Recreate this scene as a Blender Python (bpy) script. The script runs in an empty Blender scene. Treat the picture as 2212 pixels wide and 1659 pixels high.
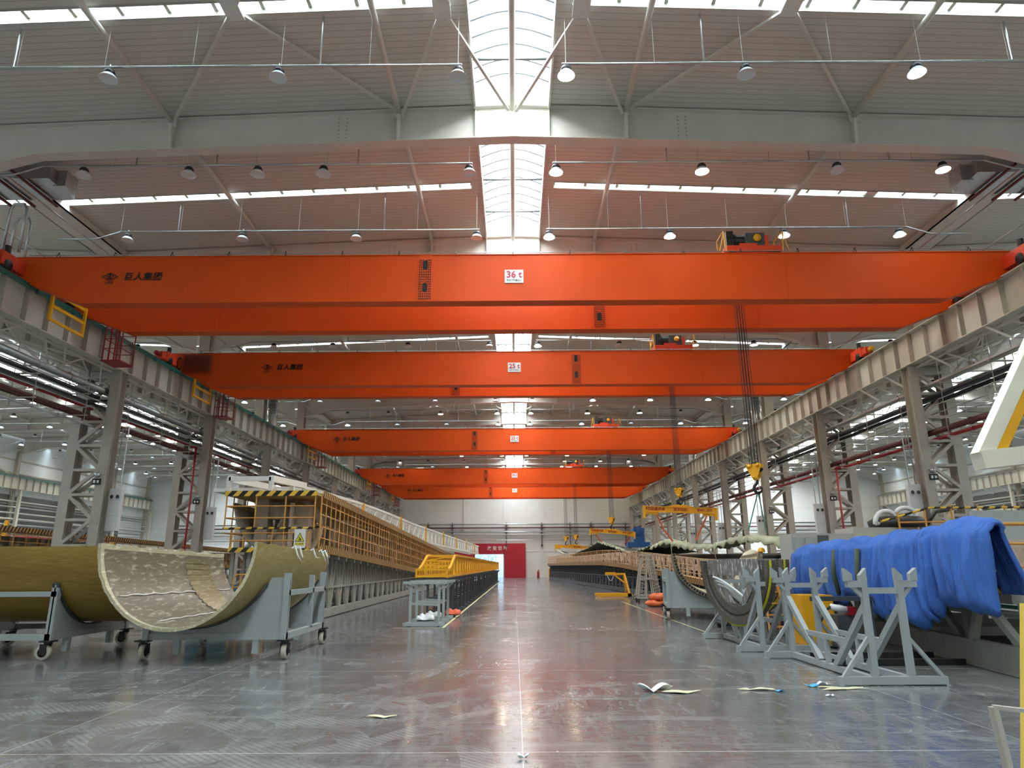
import bpy, bmesh, math, random
from mathutils import Vector, Matrix
random.seed(7)
SC = bpy.context.scene
COL = SC.collection
PI = math.pi

# ---------------------------------------------------------------- camera
FPX = 1475.0
PITCH = math.atan((1223 - 829.5) / FPX)
A0 = math.atan(4 / FPX)
ROLL = math.radians(0.30)
cam_d = bpy.data.cameras.new('camera')
cam = bpy.data.objects.new('camera', cam_d)
COL.objects.link(cam)
cam_d.sensor_width = 36.0
cam_d.lens = FPX / 2212 * 36.0
cam_d.clip_end = 400
fw = Vector((-math.sin(A0) * math.cos(PITCH), math.cos(A0) * math.cos(PITCH), math.sin(PITCH)))
rt = fw.cross(Vector((0, 0, 1))).normalized()
up = rt.cross(fw)
r2 = rt * math.cos(ROLL) - up * math.sin(ROLL)
u2 = up * math.cos(ROLL) + rt * math.sin(ROLL)
rot = Matrix((r2, u2, -fw)).transposed()
cam.matrix_world = Matrix.Translation((0, 0, 1.6)) @ rot.to_4x4()
SC.camera = cam
# ---------------------------------------------------------------- world, exposure
SC.view_settings.view_transform = 'Standard'
SC.view_settings.look = 'None'
SC.view_settings.exposure = 0.1
SC.view_settings.gamma = 1.0
SC.view_settings.use_curve_mapping = False
W = bpy.data.worlds.new('sky')
SC.world = W
W.use_nodes = True
bg = W.node_tree.nodes['Background']
bg.inputs[0].default_value = (0.80, 0.90, 1.0, 1)
bg.inputs[1].default_value = 1.2
SC.cycles.max_bounces = 7
SC.cycles.diffuse_bounces = 4
SC.cycles.glossy_bounces = 3
SC.cycles.transparent_max_bounces = 6
SC.cycles.sample_clamp_indirect = 6.0
SC.cycles.use_light_tree = True
SC.cycles.use_denoising = True
SC.cycles.adaptive_threshold = 0.02

# ---------------------------------------------------------------- hall dimensions
BAY = 35.6            # width of one aisle
HB = BAY / 2          # 17.8, column line
Y0, Y1 = -14.0, 101.0
def roofz(x):         # underside of the roof deck
    c = round(x / BAY) * BAY
    return 15.95 - 0.04 * abs(x - c)
def botz(x):          # underside of the portal beams
    c = round(x / BAY) * BAY
    d = abs(x - c)
    return 14.72 - 0.034 * d - (max(0, d - 15.0) * 0.25)
FRAMES = [19 + 9 * k for k in range(10)]      # portal frames, 19 .. 100
SW = 0.21               # half width of a cross skylight
STRIPS = [14.6 + 9 * k for k in range(-3, 10)]  # cross skylights

def area_light(name, loc, sx, sy, power, col=(1, 1, 1)):
    l = bpy.data.lights.new(name, 'AREA')
    l.shape = 'RECTANGLE'; l.size = sx; l.size_y = sy
    l.energy = power; l.color = col
    o = bpy.data.objects.new(name, l); COL.objects.link(o)
    o.location = loc
    return o
# daylight above the roof openings (W per square metre of opening)
DAY = 62.0
for c in (-1, 0, 1):
    y = Y0
    while y < Y1 - 1:
        L = min(18.0, Y1 - y)
        area_light('daylight_ridge', (c * BAY, y + L / 2, 16.75), 2.3, L, DAY * 2.3 * L * ((1.12 if y < 70 else 1.45) if c == 0 else (2.0 if y < 50 else 3.2)), (0.96, 0.98, 1.0))
        y += L
    for ys in STRIPS:
        for s in (-1, 1):
            xm = c * BAY + s * 9.6
            o = area_light('daylight_strip', (xm, ys, roofz(xm) + 0.45), 16.0, 2 * SW, DAY * 16 * 2 * SW * 1.35, (0.88, 0.96, 1.0))
            o.rotation_euler = (0, s * math.atan(0.04), 0)

# ---------------------------------------------------------------- helpers
def srgb(r, g, b):
    f = lambda c: (c / 255 / 12.92) if c / 255 <= 0.04045 else ((c / 255 + 0.055) / 1.055) ** 2.4
    return (f(r), f(g), f(b), 1)
_M = {}
def mat(name, col=None, rough=0.55, metal=0.0, var=0.10, scale=3.0, bump=0.0, bscale=40.0, spec=0.5, trans=0.0):
    """painted or bare material with a slow procedural mottling"""
    if name in _M: return _M[name]
    m = bpy.data.materials.new(name); m.use_nodes = True
    nt = m.node_tree; N = nt.nodes; L = nt.links
    p = N['Principled BSDF']
    p.inputs['Roughness'].default_value = rough
    p.inputs['Metallic'].default_value = metal
    p.inputs['Specular IOR Level'].default_value = spec
    tc = N.new('ShaderNodeTexCoord')
    no = N.new('ShaderNodeTexNoise'); no.inputs['Scale'].default_value = scale
    no.inputs['Detail'].default_value = 4
    L.new(tc.outputs['Object'], no.inputs['Vector'])
    cr = N.new('ShaderNodeValToRGB')
    a, b = cr.color_ramp.elements
    a.position, b.position = 0.3, 0.72
    a.color = tuple(c * (1 - var) for c in col[:3]) + (1,)
    b.color = tuple(min(1, c * (1 + var * 0.6)) for c in col[:3]) + (1,)
    L.new(no.outputs['Fac'], cr.inputs['Fac'])
    L.new(cr.outputs['Color'], p.inputs['Base Color'])
    if bump:
        n2 = N.new('ShaderNodeTexNoise'); n2.inputs['Scale'].default_value = bscale
        L.new(tc.outputs['Object'], n2.inputs['Vector'])
        bu = N.new('ShaderNodeBump'); bu.inputs['Strength'].default_value = bump
        bu.inputs['Distance'].default_value = 0.02
        L.new(n2.outputs['Fac'], bu.inputs['Height']); L.new(bu.outputs['Normal'], p.inputs['Normal'])
    _M[name] = m
    return m
def stripe_mat(name, c1, c2, period=0.30, rough=0.5, axes=(1, 1, 1)):
    """diagonal hazard stripes running along any edge"""
    m = bpy.data.materials.new(name); m.use_nodes = True
    nt = m.node_tree; N = nt.nodes; L = nt.links
    p = N['Principled BSDF']; p.inputs['Roughness'].default_value = rough
    tc = N.new('ShaderNodeTexCoord')
    d = N.new('ShaderNodeVectorMath'); d.operation = 'DOT_PRODUCT'
    d.inputs[1].default_value = tuple(a / period for a in axes)
    L.new(tc.outputs['Object'], d.inputs[0])
    fr = N.new('ShaderNodeMath'); fr.operation = 'FRACT'; L.new(d.outputs['Value'], fr.inputs[0])
    gt = N.new('ShaderNodeMath'); gt.operation = 'GREATER_THAN'; gt.inputs[1].default_value = 0.5
    L.new(fr.outputs[0], gt.inputs[0])
    mx = N.new('ShaderNodeMix'); mx.data_type = 'RGBA'
    mx.inputs[6].default_value = c1; mx.inputs[7].default_value = c2
    L.new(gt.outputs[0], mx.inputs[0]); L.new(mx.outputs[2], p.inputs['Base Color'])
    _M[name] = m
    return m

class MB:
    def __init__(s): s.v = []; s.f = []; s.mi = []
    def _add(s, vs, fs, m=0):
        b = len(s.v); s.v += [tuple(q) for q in vs]
        for q in fs: s.f.append(tuple(b + i for i in q)); s.mi.append(m)
    def box(s, x0, y0, z0, x1, y1, z1, m=0):
        if x0 > x1: x0, x1 = x1, x0
        if y0 > y1: y0, y1 = y1, y0
        if z0 > z1: z0, z1 = z1, z0
        s._add([(x0, y0, z0), (x1, y0, z0), (x1, y1, z0), (x0, y1, z0), (x0, y0, z1), (x1, y0, z1), (x1, y1, z1), (x0, y1, z1)],
               [(0, 3, 2, 1), (4, 5, 6, 7), (0, 1, 5, 4), (1, 2, 6, 5), (2, 3, 7, 6), (3, 0, 4, 7)], m)
        return s
    def frame(s, a, b, upv=(0, 0, 1)):
        a, b = Vector(a), Vector(b); d = (b - a).normalized(); u = Vector(upv)
        if abs(d.dot(u)) > 0.99: u = Vector((0, 1, 0)) if abs(d.y) < 0.9 else Vector((1, 0, 0))
        x = d.cross(u).normalized(); return a, b, x, x.cross(d).normalized()
    def beam(s, a, b, w, h, m=0, upv=(0, 0, 1), off=(0, 0)):
        """rectangular bar, w across and h along upv"""
        a, b, x, z = s.frame(a, b, upv)
        o = x * off[0] + z * off[1]
        c = [(-w / 2, -h / 2), (w / 2, -h / 2), (w / 2, h / 2), (-w / 2, h / 2)]
        vs = [a + o + x * i + z * j for i, j in c] + [b + o + x * i + z * j for i, j in c]
        s._add(vs, [(3, 2, 1, 0), (4, 5, 6, 7), (0, 1, 5, 4), (1, 2, 6, 5), (2, 3, 7, 6), (3, 0, 4, 7)], m)
        return s
    def ibeam(s, a, b, w, h, t=0.025, m=0, upv=(0, 0, 1)):
        s.beam(a, b, w, t, m, upv, (0, h / 2 - t / 2)); s.beam(a, b, w, t, m, upv, (0, -h / 2 + t / 2))
        s.beam(a, b, t, h - 2 * t, m, upv); return s
    def tube(s, a, b, r, n=8, m=0, r2=None, cap=True):
        r2 = r if r2 is None else r2
        a, b, x, z = s.frame(a, b)
        vs = []
        for P, R in ((a, r), (b, r2)):
            for i in range(n):
                t = 2 * PI * i / n; vs.append(P + x * (R * math.cos(t)) + z * (R * math.sin(t)))
        fs = [(i, (i + 1) % n, n + (i + 1) % n, n + i) for i in range(n)]
        if cap: fs += [tuple(range(n - 1, -1, -1)), tuple(range(n, 2 * n))]
        s._add(vs, fs, m); return s
    def path(s, pts, r, n=8, m=0, closed=False):
        P = [Vector(p) for p in pts]; k = len(P); vs = []
        prev = None
        for i in range(k):
            if closed: t = P[(i + 1) % k] - P[i - 1]
            else: t = P[min(i + 1, k - 1)] - P[max(i - 1, 0)]
            t.normalize()
            if prev is None:
                u = Vector((0, 0, 1)) if abs(t.z) < 0.9 else Vector((1, 0, 0))
                x = t.cross(u).normalized()
            else:
                x = (prev - t * prev.dot(t)).normalized()
            prev = x; z = t.cross(x)
            R = r(i / (k - 1)) if callable(r) else r
            for j in range(n):
                a = 2 * PI * j / n; vs.append(P[i] + x * (R * math.cos(a)) + z * (R * math.sin(a)))
        fs = []
        for i in range(k if closed else k - 1):
            i2 = (i + 1) % k
            for j in range(n): fs.append((i * n + j, i * n + (j + 1) % n, i2 * n + (j + 1) % n, i2 * n + j))
        if not closed: fs += [tuple(range(n - 1, -1, -1)), tuple(range((k - 1) * n, k * n))]
        s._add(vs, fs, m); return s
    def lathe(s, prof, c=(0, 0, 0), n=16, m=0, axis='z'):
        vs = []; c = Vector(c)
        for r, z in prof:
            for j in range(n):
                a = 2 * PI * j / n; p = (r * math.cos(a), r * math.sin(a), z)
                if axis == 'x': p = (p[2], p[0], p[1])
                if axis == 'y': p = (p[0], p[2], p[1])
                vs.append(c + Vector(p))
        fs = []
        for i in range(len(prof) - 1):
            for j in range(n): fs.append((i * n + j, i * n + (j + 1) % n, (i + 1) * n + (j + 1) % n, (i + 1) * n + j))
        s._add(vs, fs, m); return s
    def prism(s, poly, t0, t1, plane='xz', m=0):
        """flat outline pushed from t0 to t1 along the remaining axis"""
        def P(u, v, t): return {'xz': (u, t, v), 'yz': (t, u, v), 'xy': (u, v, t)}[plane]
        n = len(poly)
        vs = [P(u, v, t0) for u, v in poly] + [P(u, v, t1) for u, v in poly]
        fs = [tuple(range(n)), tuple(range(2 * n - 1, n - 1, -1))] + [((i + 1) % n, i, n + i, n + (i + 1) % n) for i in range(n)]
        s._add(vs, fs, m); return s
    def grid(s, fn, nu, nv, m=0, mfn=None):
        b = len(s.v)
        for i in range(nu + 1):
            for j in range(nv + 1): s.v.append(tuple(fn(i / nu, j / nv)))
        for i in range(nu):
            for j in range(nv):
                a = b + i * (nv + 1) + j
                s.f.append((a, a + 1, a + nv + 2, a + nv + 1)); s.mi.append(mfn(i, j) if mfn else m)
        return s
    def build(s, name, mats, parent=None, smooth=False, loc=None):
        me = bpy.data.meshes.new(name)
        me.from_pydata(s.v, [], s.f)
        if not isinstance(mats, (list, tuple)): mats = [mats]
        for q in mats: me.materials.append(q)
        if len(mats) > 1: me.polygons.foreach_set('material_index', s.mi)
        if smooth:
            me.polygons.foreach_set('use_smooth', [True] * len(me.polygons))
        me.update()
        bm = bmesh.new(); bm.from_mesh(me); bmesh.ops.recalc_face_normals(bm, faces=bm.faces); bm.to_mesh(me); bm.free()
        o = bpy.data.objects.new(name, me); COL.objects.link(o)
        if parent: o.parent = parent
        if loc: o.location = loc
        return o
def solidify(o, t, off=0):
    md = o.modifiers.new('thick', 'SOLIDIFY'); md.thickness = t; md.offset = off; return o
def bevel(o, w=0.01, n=2):
    md = o.modifiers.new('edge', 'BEVEL'); md.width = w; md.segments = n; md.limit_method = 'ANGLE'; return o
def tag(o, label=None, cat=None, group=None, kind=None):
    if label: o['label'] = label
    if cat: o['category'] = cat
    if group: o['group'] = group
    if kind: o['kind'] = kind
    return o
def empty(name, loc=(0, 0, 0), rz=0, label=None, cat=None, group=None):
    o = bpy.data.objects.new(name, None); COL.objects.link(o)
    o.location = loc; o.rotation_euler = (0, 0, rz); o.empty_display_size = 0.3
    return tag(o, label, cat, group)
def kids(o): return [c for c in _KIDS.get(o.name, [])]
def dup(o, loc=None, rz=None, label=None, group=None, scale=None, parent=None):
    """copy of a thing with its parts and their sub-parts"""
    c = o.copy(); COL.objects.link(c)
    if parent: c.parent = parent
    if loc is not None: c.location = loc
    if rz is not None: c.rotation_euler = (0, 0, rz)
    if scale is not None: c.scale = scale
    if label: c['label'] = label
    if group: c['group'] = group
    for ch in list(o.children):
        dup(ch, parent=c)
    return c
def text(s, size, mat_, parent=None, loc=(0, 0, 0), rot=(PI / 2, 0, 0), name='lettering', align='CENTER', shear=0, ext=0.004, space=1.0, bold=0.0):
    cu = bpy.data.curves.new('tmp', 'FONT'); cu.body = s; cu.size = size; cu.align_x = align; cu.align_y = 'CENTER'
    cu.extrude = ext; cu.shear = shear; cu.space_character = space; cu.offset = bold; cu.resolution_u = 3
    tmp = bpy.data.objects.new('tmp', cu); COL.objects.link(tmp)
    dg = bpy.context.evaluated_depsgraph_get(); dg.update()
    me = bpy.data.meshes.new_from_object(tmp.evaluated_get(dg)); me.name = name
    bpy.data.objects.remove(tmp); bpy.data.curves.remove(cu)
    me.materials.clear(); me.materials.append(mat_)
    o = bpy.data.objects.new(name, me); COL.objects.link(o)
    o.location = loc; o.rotation_euler = rot
    if parent: o.parent = parent
    return o
ORD = ['first', 'second', 'third', 'fourth', 'fifth', 'sixth', 'seventh', 'eighth', 'ninth', 'tenth', 'eleventh', 'twelfth', 'thirteenth', 'fourteenth', 'fifteenth', 'sixteenth', 'seventeenth', 'eighteenth', 'nineteenth', 'twentieth']
def nth(i): return ORD[i] if i < len(ORD) else '%dth' % (i + 1)

# ---------------------------------------------------------------- materials
ORANGE = mat('crane_orange', srgb(212, 76, 10), 0.5, var=0.06, scale=0.7, bump=0.05, bscale=6, spec=0.25)
ORANGE_D = mat('crane_orange_red', srgb(214, 62, 26), 0.5, var=0.1)
STEEL = mat('warm_grey_steel', srgb(178, 172, 160), 0.5, var=0.07, scale=1.5)
STEELW = mat('pale_steel_paint', srgb(216, 213, 202), 0.5, var=0.06, scale=1.2)
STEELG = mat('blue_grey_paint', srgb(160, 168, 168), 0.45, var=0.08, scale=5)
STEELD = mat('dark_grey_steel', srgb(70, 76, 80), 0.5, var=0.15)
FRAMEG = mat('mold_frame_grey', srgb(150, 150, 140), 0.55, var=0.12, scale=3)
WHITEP = mat('white_paint', srgb(232, 232, 226), 0.45, var=0.05)
GALV = mat('galvanised_steel', srgb(190, 195, 196), 0.28, 0.85, var=0.15, scale=9)
DARKM = mat('black_metal', srgb(28, 28, 30), 0.5, var=0.2)
BLACK = mat('black_ink', srgb(14, 13, 13), 0.6, var=0.1)
YEL = mat('safety_yellow', srgb(236, 172, 24), 0.42, var=0.08)
YELO = mat('railing_yellow', srgb(206, 146, 66), 0.45, var=0.12, scale=6)
REDP = mat('red_pipe_paint', srgb(150, 26, 30), 0.4, var=0.12)
BROWNP = mat('brown_pipe_paint', srgb(92, 44, 36), 0.5, var=0.15)
REDI = mat('red_ink', srgb(190, 30, 60), 0.5)
BLUEQ = mat('blue_quilt', srgb(58, 112, 205), 0.8, var=0.14, scale=2.5, bump=0.5, bscale=9)
OLIVE = mat('olive_quilt_lining', srgb(74, 84, 66), 0.8, var=0.2)
DBLUE = mat('dark_blue_cloth', srgb(22, 34, 84), 0.8, var=0.2)
TEAL = mat('teal_conductor', srgb(18, 104, 96), 0.45, var=0.1)
TAN = mat('tan_board', srgb(170, 138, 84), 0.6, var=0.12, scale=2)
WOOD = mat('walkway_board', srgb(226, 190, 130), 0.55, var=0.12, scale=2)
RUBBER = mat('caster_rubber', srgb(196, 190, 176), 0.6, var=0.15, scale=12)
MAROON = mat('caster_hub', srgb(74, 26, 32), 0.45, var=0.2)
BELT = mat('green_sling', srgb(104, 168, 150), 0.7)
SLINGR = mat('orange_sling', srgb(232, 108, 72), 0.7)
HAZ = stripe_mat('hazard_stripes', srgb(222, 180, 60), srgb(26, 26, 24), 0.34, axes=(1, 0.9, -0.9))
HAZF = stripe_mat('hazard_stripes_fine', srgb(196, 150, 80), srgb(30, 28, 24), 0.22, axes=(0.3, 1, -0.5))
PLAST = mat('white_plastic', srgb(226, 230, 230), 0.4, var=0.04)
CREAM = mat('cream_paint', srgb(214, 206, 182), 0.5, var=0.08)
PINKW = mat('dusty_white_frame', srgb(200, 184, 166), 0.6, var=0.2, scale=4)
SIGNY = mat('sign_yellow', srgb(226, 214, 60), 0.5)

def glass_mat(name, tint, mixf):
    m = bpy.data.materials.new(name); m.use_nodes = True
    nt = m.node_tree; N = nt.nodes; L = nt.links; N.remove(N['Principled BSDF'])
    out = N['Material Output']
    t = N.new('ShaderNodeBsdfTransparent'); t.inputs[0].default_value = tint
    d = N.new('ShaderNodeBsdfTranslucent'); d.inputs[0].default_value = tint
    no = N.new('ShaderNodeTexNoise'); no.inputs['Scale'].default_value = 2.0
    mr = N.new('ShaderNodeMapRange'); mr.inputs[3].default_value = mixf - 0.06; mr.inputs[4].default_value = mixf + 0.06
    L.new(no.outputs['Fac'], mr.inputs[0])
    mx = N.new('ShaderNodeMixShader'); L.new(mr.outputs[0], mx.inputs[0])
    L.new(t.outputs[0], mx.inputs[1]); L.new(d.outputs[0], mx.inputs[2]); L.new(mx.outputs[0], out.inputs[0])
    return m
PANE = glass_mat('translucent_skylight', (0.92, 0.97, 1.0, 1), 0.25)
PANES = glass_mat('translucent_strip', (0.84, 0.95, 1.0, 1), 0.3)

def floor_mat():
    m = bpy.data.materials.new('polished_concrete'); m.use_nodes = True
    nt = m.node_tree; N = nt.nodes; L = nt.links; p = N['Principled BSDF']
    tc = N.new('ShaderNodeTexCoord'); sep = N.new('ShaderNodeSeparateXYZ'); L.new(tc.outputs['Object'], sep.inputs[0])
    def noise(scale, sc=(1, 1, 1), detail=5, rough=0.6, dist=0.0, rz=0):
        mp = N.new('ShaderNodeMapping'); mp.inputs['Scale'].default_value = sc; mp.inputs['Rotation'].default_value = (0, 0, rz)
        L.new(tc.outputs['Object'], mp.inputs[0])
        n = N.new('ShaderNodeTexNoise'); n.inputs['Scale'].default_value = scale; n.inputs['Detail'].default_value = detail
        n.inputs['Roughness'].default_value = rough; n.inputs['Distortion'].default_value = dist
        L.new(mp.outputs[0], n.inputs['Vector']); return n.outputs['Fac']
    def ramp(src, a, b, va=0.0, vb=1.0):
        r = N.new('ShaderNodeMapRange'); r.inputs[1].default_value = a; r.inputs[2].default_value = b
        r.inputs[3].default_value = va; r.inputs[4].default_value = vb; L.new(src, r.inputs[0]); return r.outputs[0]
    def math_(op, a, b=None, clamp=False):
        n = N.new('ShaderNodeMath'); n.operation = op; n.use_clamp = clamp
        for i, q in enumerate((a, b)):
            if q is None: continue
            if isinstance(q, (int, float)): n.inputs[i].default_value = q
            else: L.new(q, n.inputs[i])
        return n.outputs[0]
    def mixc(f, c1, c2):
        n = N.new('ShaderNodeMix'); n.data_type = 'RGBA'
        L.new(f, n.inputs[0]) if not isinstance(f, float) else None
        for i, q in ((6, c1), (7, c2)):
            if isinstance(q, tuple): n.inputs[i].default_value = q
            else: L.new(q, n.inputs[i])
        return n.outputs[2]
    big = noise(0.35, (1, 0.6, 1), 4)
    c = mixc(ramp(big, 0.35, 0.65), srgb(84, 86, 86), srgb(102, 104, 103))
    c = mixc(ramp(noise(9.0, (0.35, 1.6, 1), 9, 0.8), 0.42, 0.62, 0.0, 0.55), c, srgb(124, 125, 123))
    c = mixc(ramp(noise(7.0, (0.3, 1.8, 1), 8, 0.8, 0.0, 0.2), 0.52, 0.66, 0.0, 0.6), c, srgb(64, 65, 64))
    sc1 = ramp(noise(5.0, (1.0, 0.22, 1), 9, 0.78, 0.4, 0.9), 0.47, 0.72)      # dusty drag marks
    sc2 = ramp(noise(3.4, (0.25, 1.3, 1), 9, 0.76, 0.5, 0.35), 0.48, 0.74)
    dust = math_('MULTIPLY', math_('MAXIMUM', sc1, sc2), ramp(noise(0.3, detail=4), 0.34, 0.66, 0.12, 1.0), True)
    c = mixc(math_('MULTIPLY', dust, 0.6), c, srgb(176, 178, 176))
    # tyre tracks: bands of rings about a few turning points
    trk = None
    for (cx, cy, r0, w) in ((3.5, 4.5, 6.2, 0.13), (3.5, 4.5, 5.5, 0.12), (-1.9, 8.6, 0.78, 0.12), (-3.3, 7.5, 0.95, 0.1), (-7.0, 13.0, 5.9, 0.13), (1.5, 3.2, 4.9, 0.1), (-9.5, 3.0, 6.4, 0.15), (-4.2, 6.0, 2.9, 0.16), (-4.2, 6.0, 3.9, 0.15), (-3.4, 12.3, 3.6, 0.12), (-6.5, 9.5, 4.8, 0.18), (1.9, 22.5, 3.6, 0.16), (-5.8, 5.0, 4.0, 0.2), (5.5, 13.5, 2.8, 0.1)):
        d = N.new('ShaderNodeVectorMath'); d.operation = 'DISTANCE'; d.inputs[1].default_value = (cx, cy, 0)
        L.new(tc.outputs['Object'], d.inputs[0])
        q = math_('LESS_THAN', math_('ABSOLUTE', math_('SUBTRACT', d.outputs['Value'], r0)), w)
        trk = q if trk is None else math_('MAXIMUM', trk, q)
    tread = math_('GREATER_THAN', math_('SINE', math_('MULTIPLY', math_('ADD', sep.outputs[0], sep.outputs[1]), 70.0)), -0.3)
    tr = math_('MULTIPLY', math_('MULTIPLY', trk, ramp(noise(1.1, detail=3), 0.38, 0.6)), math_('ADD', math_('MULTIPLY', tread, 0.55), 0.35))
    c = mixc(math_('MULTIPLY', tr, 0.55), c, srgb(160, 162, 160))
    # saw-cut joints
    def joint(src, period, phase, hw):
        a = math_('MULTIPLY', math_('SUBTRACT', src, phase), 1.0 / period)
        f = math_('ABSOLUTE', math_('SUBTRACT', a, math_('ROUND', a)))
        return math_('LESS_THAN', f, hw / period)
    wob = math_('MULTIPLY', noise(6.0), 0.01)
    jx = joint(math_('ADD', sep.outputs[0], wob), 4.68, 0.065, 0.004)
    jy = joint(math_('ADD', sep.outputs[1], wob), 4.92, 6.72, 0.006)
    jj = math_('MULTIPLY', math_('MAXIMUM', jx, jy), ramp(noise(9.0), 0.30, 0.5, 0.35, 1.0))
    c = mixc(jj, c, srgb(205, 205, 198))
    # specks of paper and chips ground into the surface
    vo = N.new('ShaderNodeTexVoronoi'); vo.inputs['Scale'].default_value = 2.3; L.new(tc.outputs['Object'], vo.inputs['Vector'])
    c = mixc(math_('MULTIPLY', math_('LESS_THAN', vo.outputs['Distance'], 0.028), 0.8), c, srgb(215, 215, 200))
    L.new(c, p.inputs['Base Color'])
    rg = math_('ADD', ramp(noise(1.3, (1, 0.5, 1), 6), 0.3, 0.7, 0.09, 0.17), math_('MULTIPLY', dust, 0.28))
    L.new(rg, p.inputs['Roughness'])
    p.inputs['Specular IOR Level'].default_value = 0.36
    bu = N.new('ShaderNodeBump'); bu.inputs['Strength'].default_value = 0.06; bu.inputs['Distance'].default_value = 0.03
    L.new(noise(1.6, (1, 1, 1), 3), bu.inputs['Height']); L.new(bu.outputs['Normal'], p.inputs['Normal'])
    return m
def ribbed_mat(name, col, col2, axis, period, duty=0.12, rough=0.5, bump=0.3):
    """sheeting whose ribs or joints run across one axis"""
    m = bpy.data.materials.new(name); m.use_nodes = True
    nt = m.node_tree; N = nt.nodes; L = nt.links; p = N['Principled BSDF']; p.inputs['Roughness'].default_value = rough
    tc = N.new('ShaderNodeTexCoord'); sep = N.new('ShaderNodeSeparateXYZ'); L.new(tc.outputs['Object'], sep.inputs[0])
    def M_(op, a, b):
        n = N.new('ShaderNodeMath'); n.operation = op
        for i, q in enumerate((a, b)):
            if isinstance(q, (int, float)): n.inputs[i].default_value = q
            else: L.new(q, n.inputs[i])
        return n.outputs[0]
    fr = M_('FRACT', M_('MULTIPLY', sep.outputs[axis], 1 / period), 0)
    g = M_('LESS_THAN', fr, duty)
    no = N.new('ShaderNodeTexNoise'); no.inputs['Scale'].default_value = 0.8; no.inputs['Detail'].default_value = 4; L.new(tc.outputs['Object'], no.inputs['Vector'])
    mr = N.new('ShaderNodeMix'); mr.data_type = 'RGBA'
    mr.inputs[6].default_value = tuple(q * 0.93 for q in col[:3]) + (1,); mr.inputs[7].default_value = tuple(min(1, q * 1.04) for q in col[:3]) + (1,)
    L.new(no.outputs['Fac'], mr.inputs[0])
    mx = N.new('ShaderNodeMix'); mx.data_type = 'RGBA'; L.new(g, mx.inputs[0]); L.new(mr.outputs[2], mx.inputs[6]); mx.inputs[7].default_value = col2
    L.new(mx.outputs[2], p.inputs['Base Color'])
    bu = N.new('ShaderNodeBump'); bu.inputs['Strength'].default_value = bump; bu.inputs['Distance'].default_value = 0.04; bu.invert = True
    L.new(g, bu.inputs['Height']); L.new(bu.outputs['Normal'], p.inputs['Normal'])
    return m
FLOOR = floor_mat()
DECK = ribbed_mat('roof_deck_sheet', srgb(212, 207, 197), srgb(184, 179, 169), 1, 0.235, 0.14, bump=0.18)
WALLM = ribbed_mat('wall_sheet', srgb(232, 234, 228), srgb(208, 210, 204), 2, 1.05, 0.02, bump=0.1)
WALLB = ribbed_mat('wall_sheet_daylit', srgb(234, 239, 240), srgb(202, 207, 208), 2, 2.4, 0.012, bump=0.1)  # whiter, bluer wall copy; the brighter aisle light is in its colour

# ---------------------------------------------------------------- room shell
XW = 53.6
MB().box(-XW, Y0, -0.2, XW, Y1, 0).build('floor', FLOOR)['kind'] = 'structure'
for i, c in enumerate((0, -1, 1)):
    b = MB()
    for s in (-1, 1):
        edges = [1.15, 1.6, 17.6, HB]
        ys = [Y0]
        for q in STRIPS: ys += [q - SW, q + SW]
        ys.append(Y1)
        for k in range(len(ys) - 1):
            for e in range(3):
                if k % 2 == 1 and e == 1: continue
                xa, xb = c * BAY + s * edges[e], c * BAY + s * edges[e + 1]
                za, zb = roofz(c * BAY + s * edges[e]), 15.95 - 0.04 * edges[e + 1]
                v = []
                for t in (0, 0.16):
                    v += [(xa, ys[k], za + t), (xb, ys[k], zb + t), (xb, ys[k + 1], zb + t), (xa, ys[k + 1], za + t)]
                b._add(v, [(0, 3, 2, 1), (4, 5, 6, 7), (0, 1, 5, 4), (1, 2, 6, 5), (2, 3, 7, 6), (3, 0, 4, 7)])
    o = b.build('ceiling', DECK); o['kind'] = 'structure'
wb = MB()
wb.box(-XW, Y1, 0, -HB, Y1 + 0.25, 16.3, 1).box(HB, Y1, 0, XW, Y1 + 0.25, 16.3, 1)
wb.box(-HB, Y1, 0, -5.7, Y1 + 0.25, 16.3).box(-1.5, Y1, 0, HB, Y1 + 0.25, 16.3).box(-5.7, Y1, 3.25, -1.5, Y1 + 0.25, 16.3)
for x in (-30, -23, -16, -12.5, -7, 0.0 - 1.2, 3.9, 11.0, 17.5, 24, 32, 40, 47):
    wb.box(x - 0.45, Y1 - 0.12, 0, x + 0.45, Y1, 15.6)
wb.box(-XW, Y1 - 0.05, 3.6, XW, Y1, 3.72).box(-XW, Y1 - 0.05, 5.75, XW, Y1, 5.85)
wb.build('wall_back', [WALLM, WALLB])['kind'] = 'structure'
for s, n in ((-1, 'left'), (1, 'right')):
    b = MB().box(s * XW, Y0, 0, s * (XW + 0.25), Y1, 16.2).box(s * (XW - 0.06), 50, 0.6, s * XW, 94, 9.2, 2)
    for y in FRAMES: b.box(s * (XW - 0.35), y - 0.2, 0, s * XW, y + 0.2, 14.4, 1)
    for z in (1.6, 3.2, 5.0, 6.6, 8.2, 11.4, 12.8):
        b.box(s * (XW - 0.12), 19, z, s * XW, Y1, z + 0.14, 1)
    b.build('wall_' + n, [WALLB, STEEL, mat('lower_wall_grey', srgb(104, 106, 104), 0.6)])['kind'] = 'structure'  # darker grey sheet on the lower, far stretch of the outer wall
MB().box(-XW, Y0 - 0.25, 0, XW, Y0, 16.3).build('wall_front', WALLM)['kind'] = 'structure'

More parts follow.
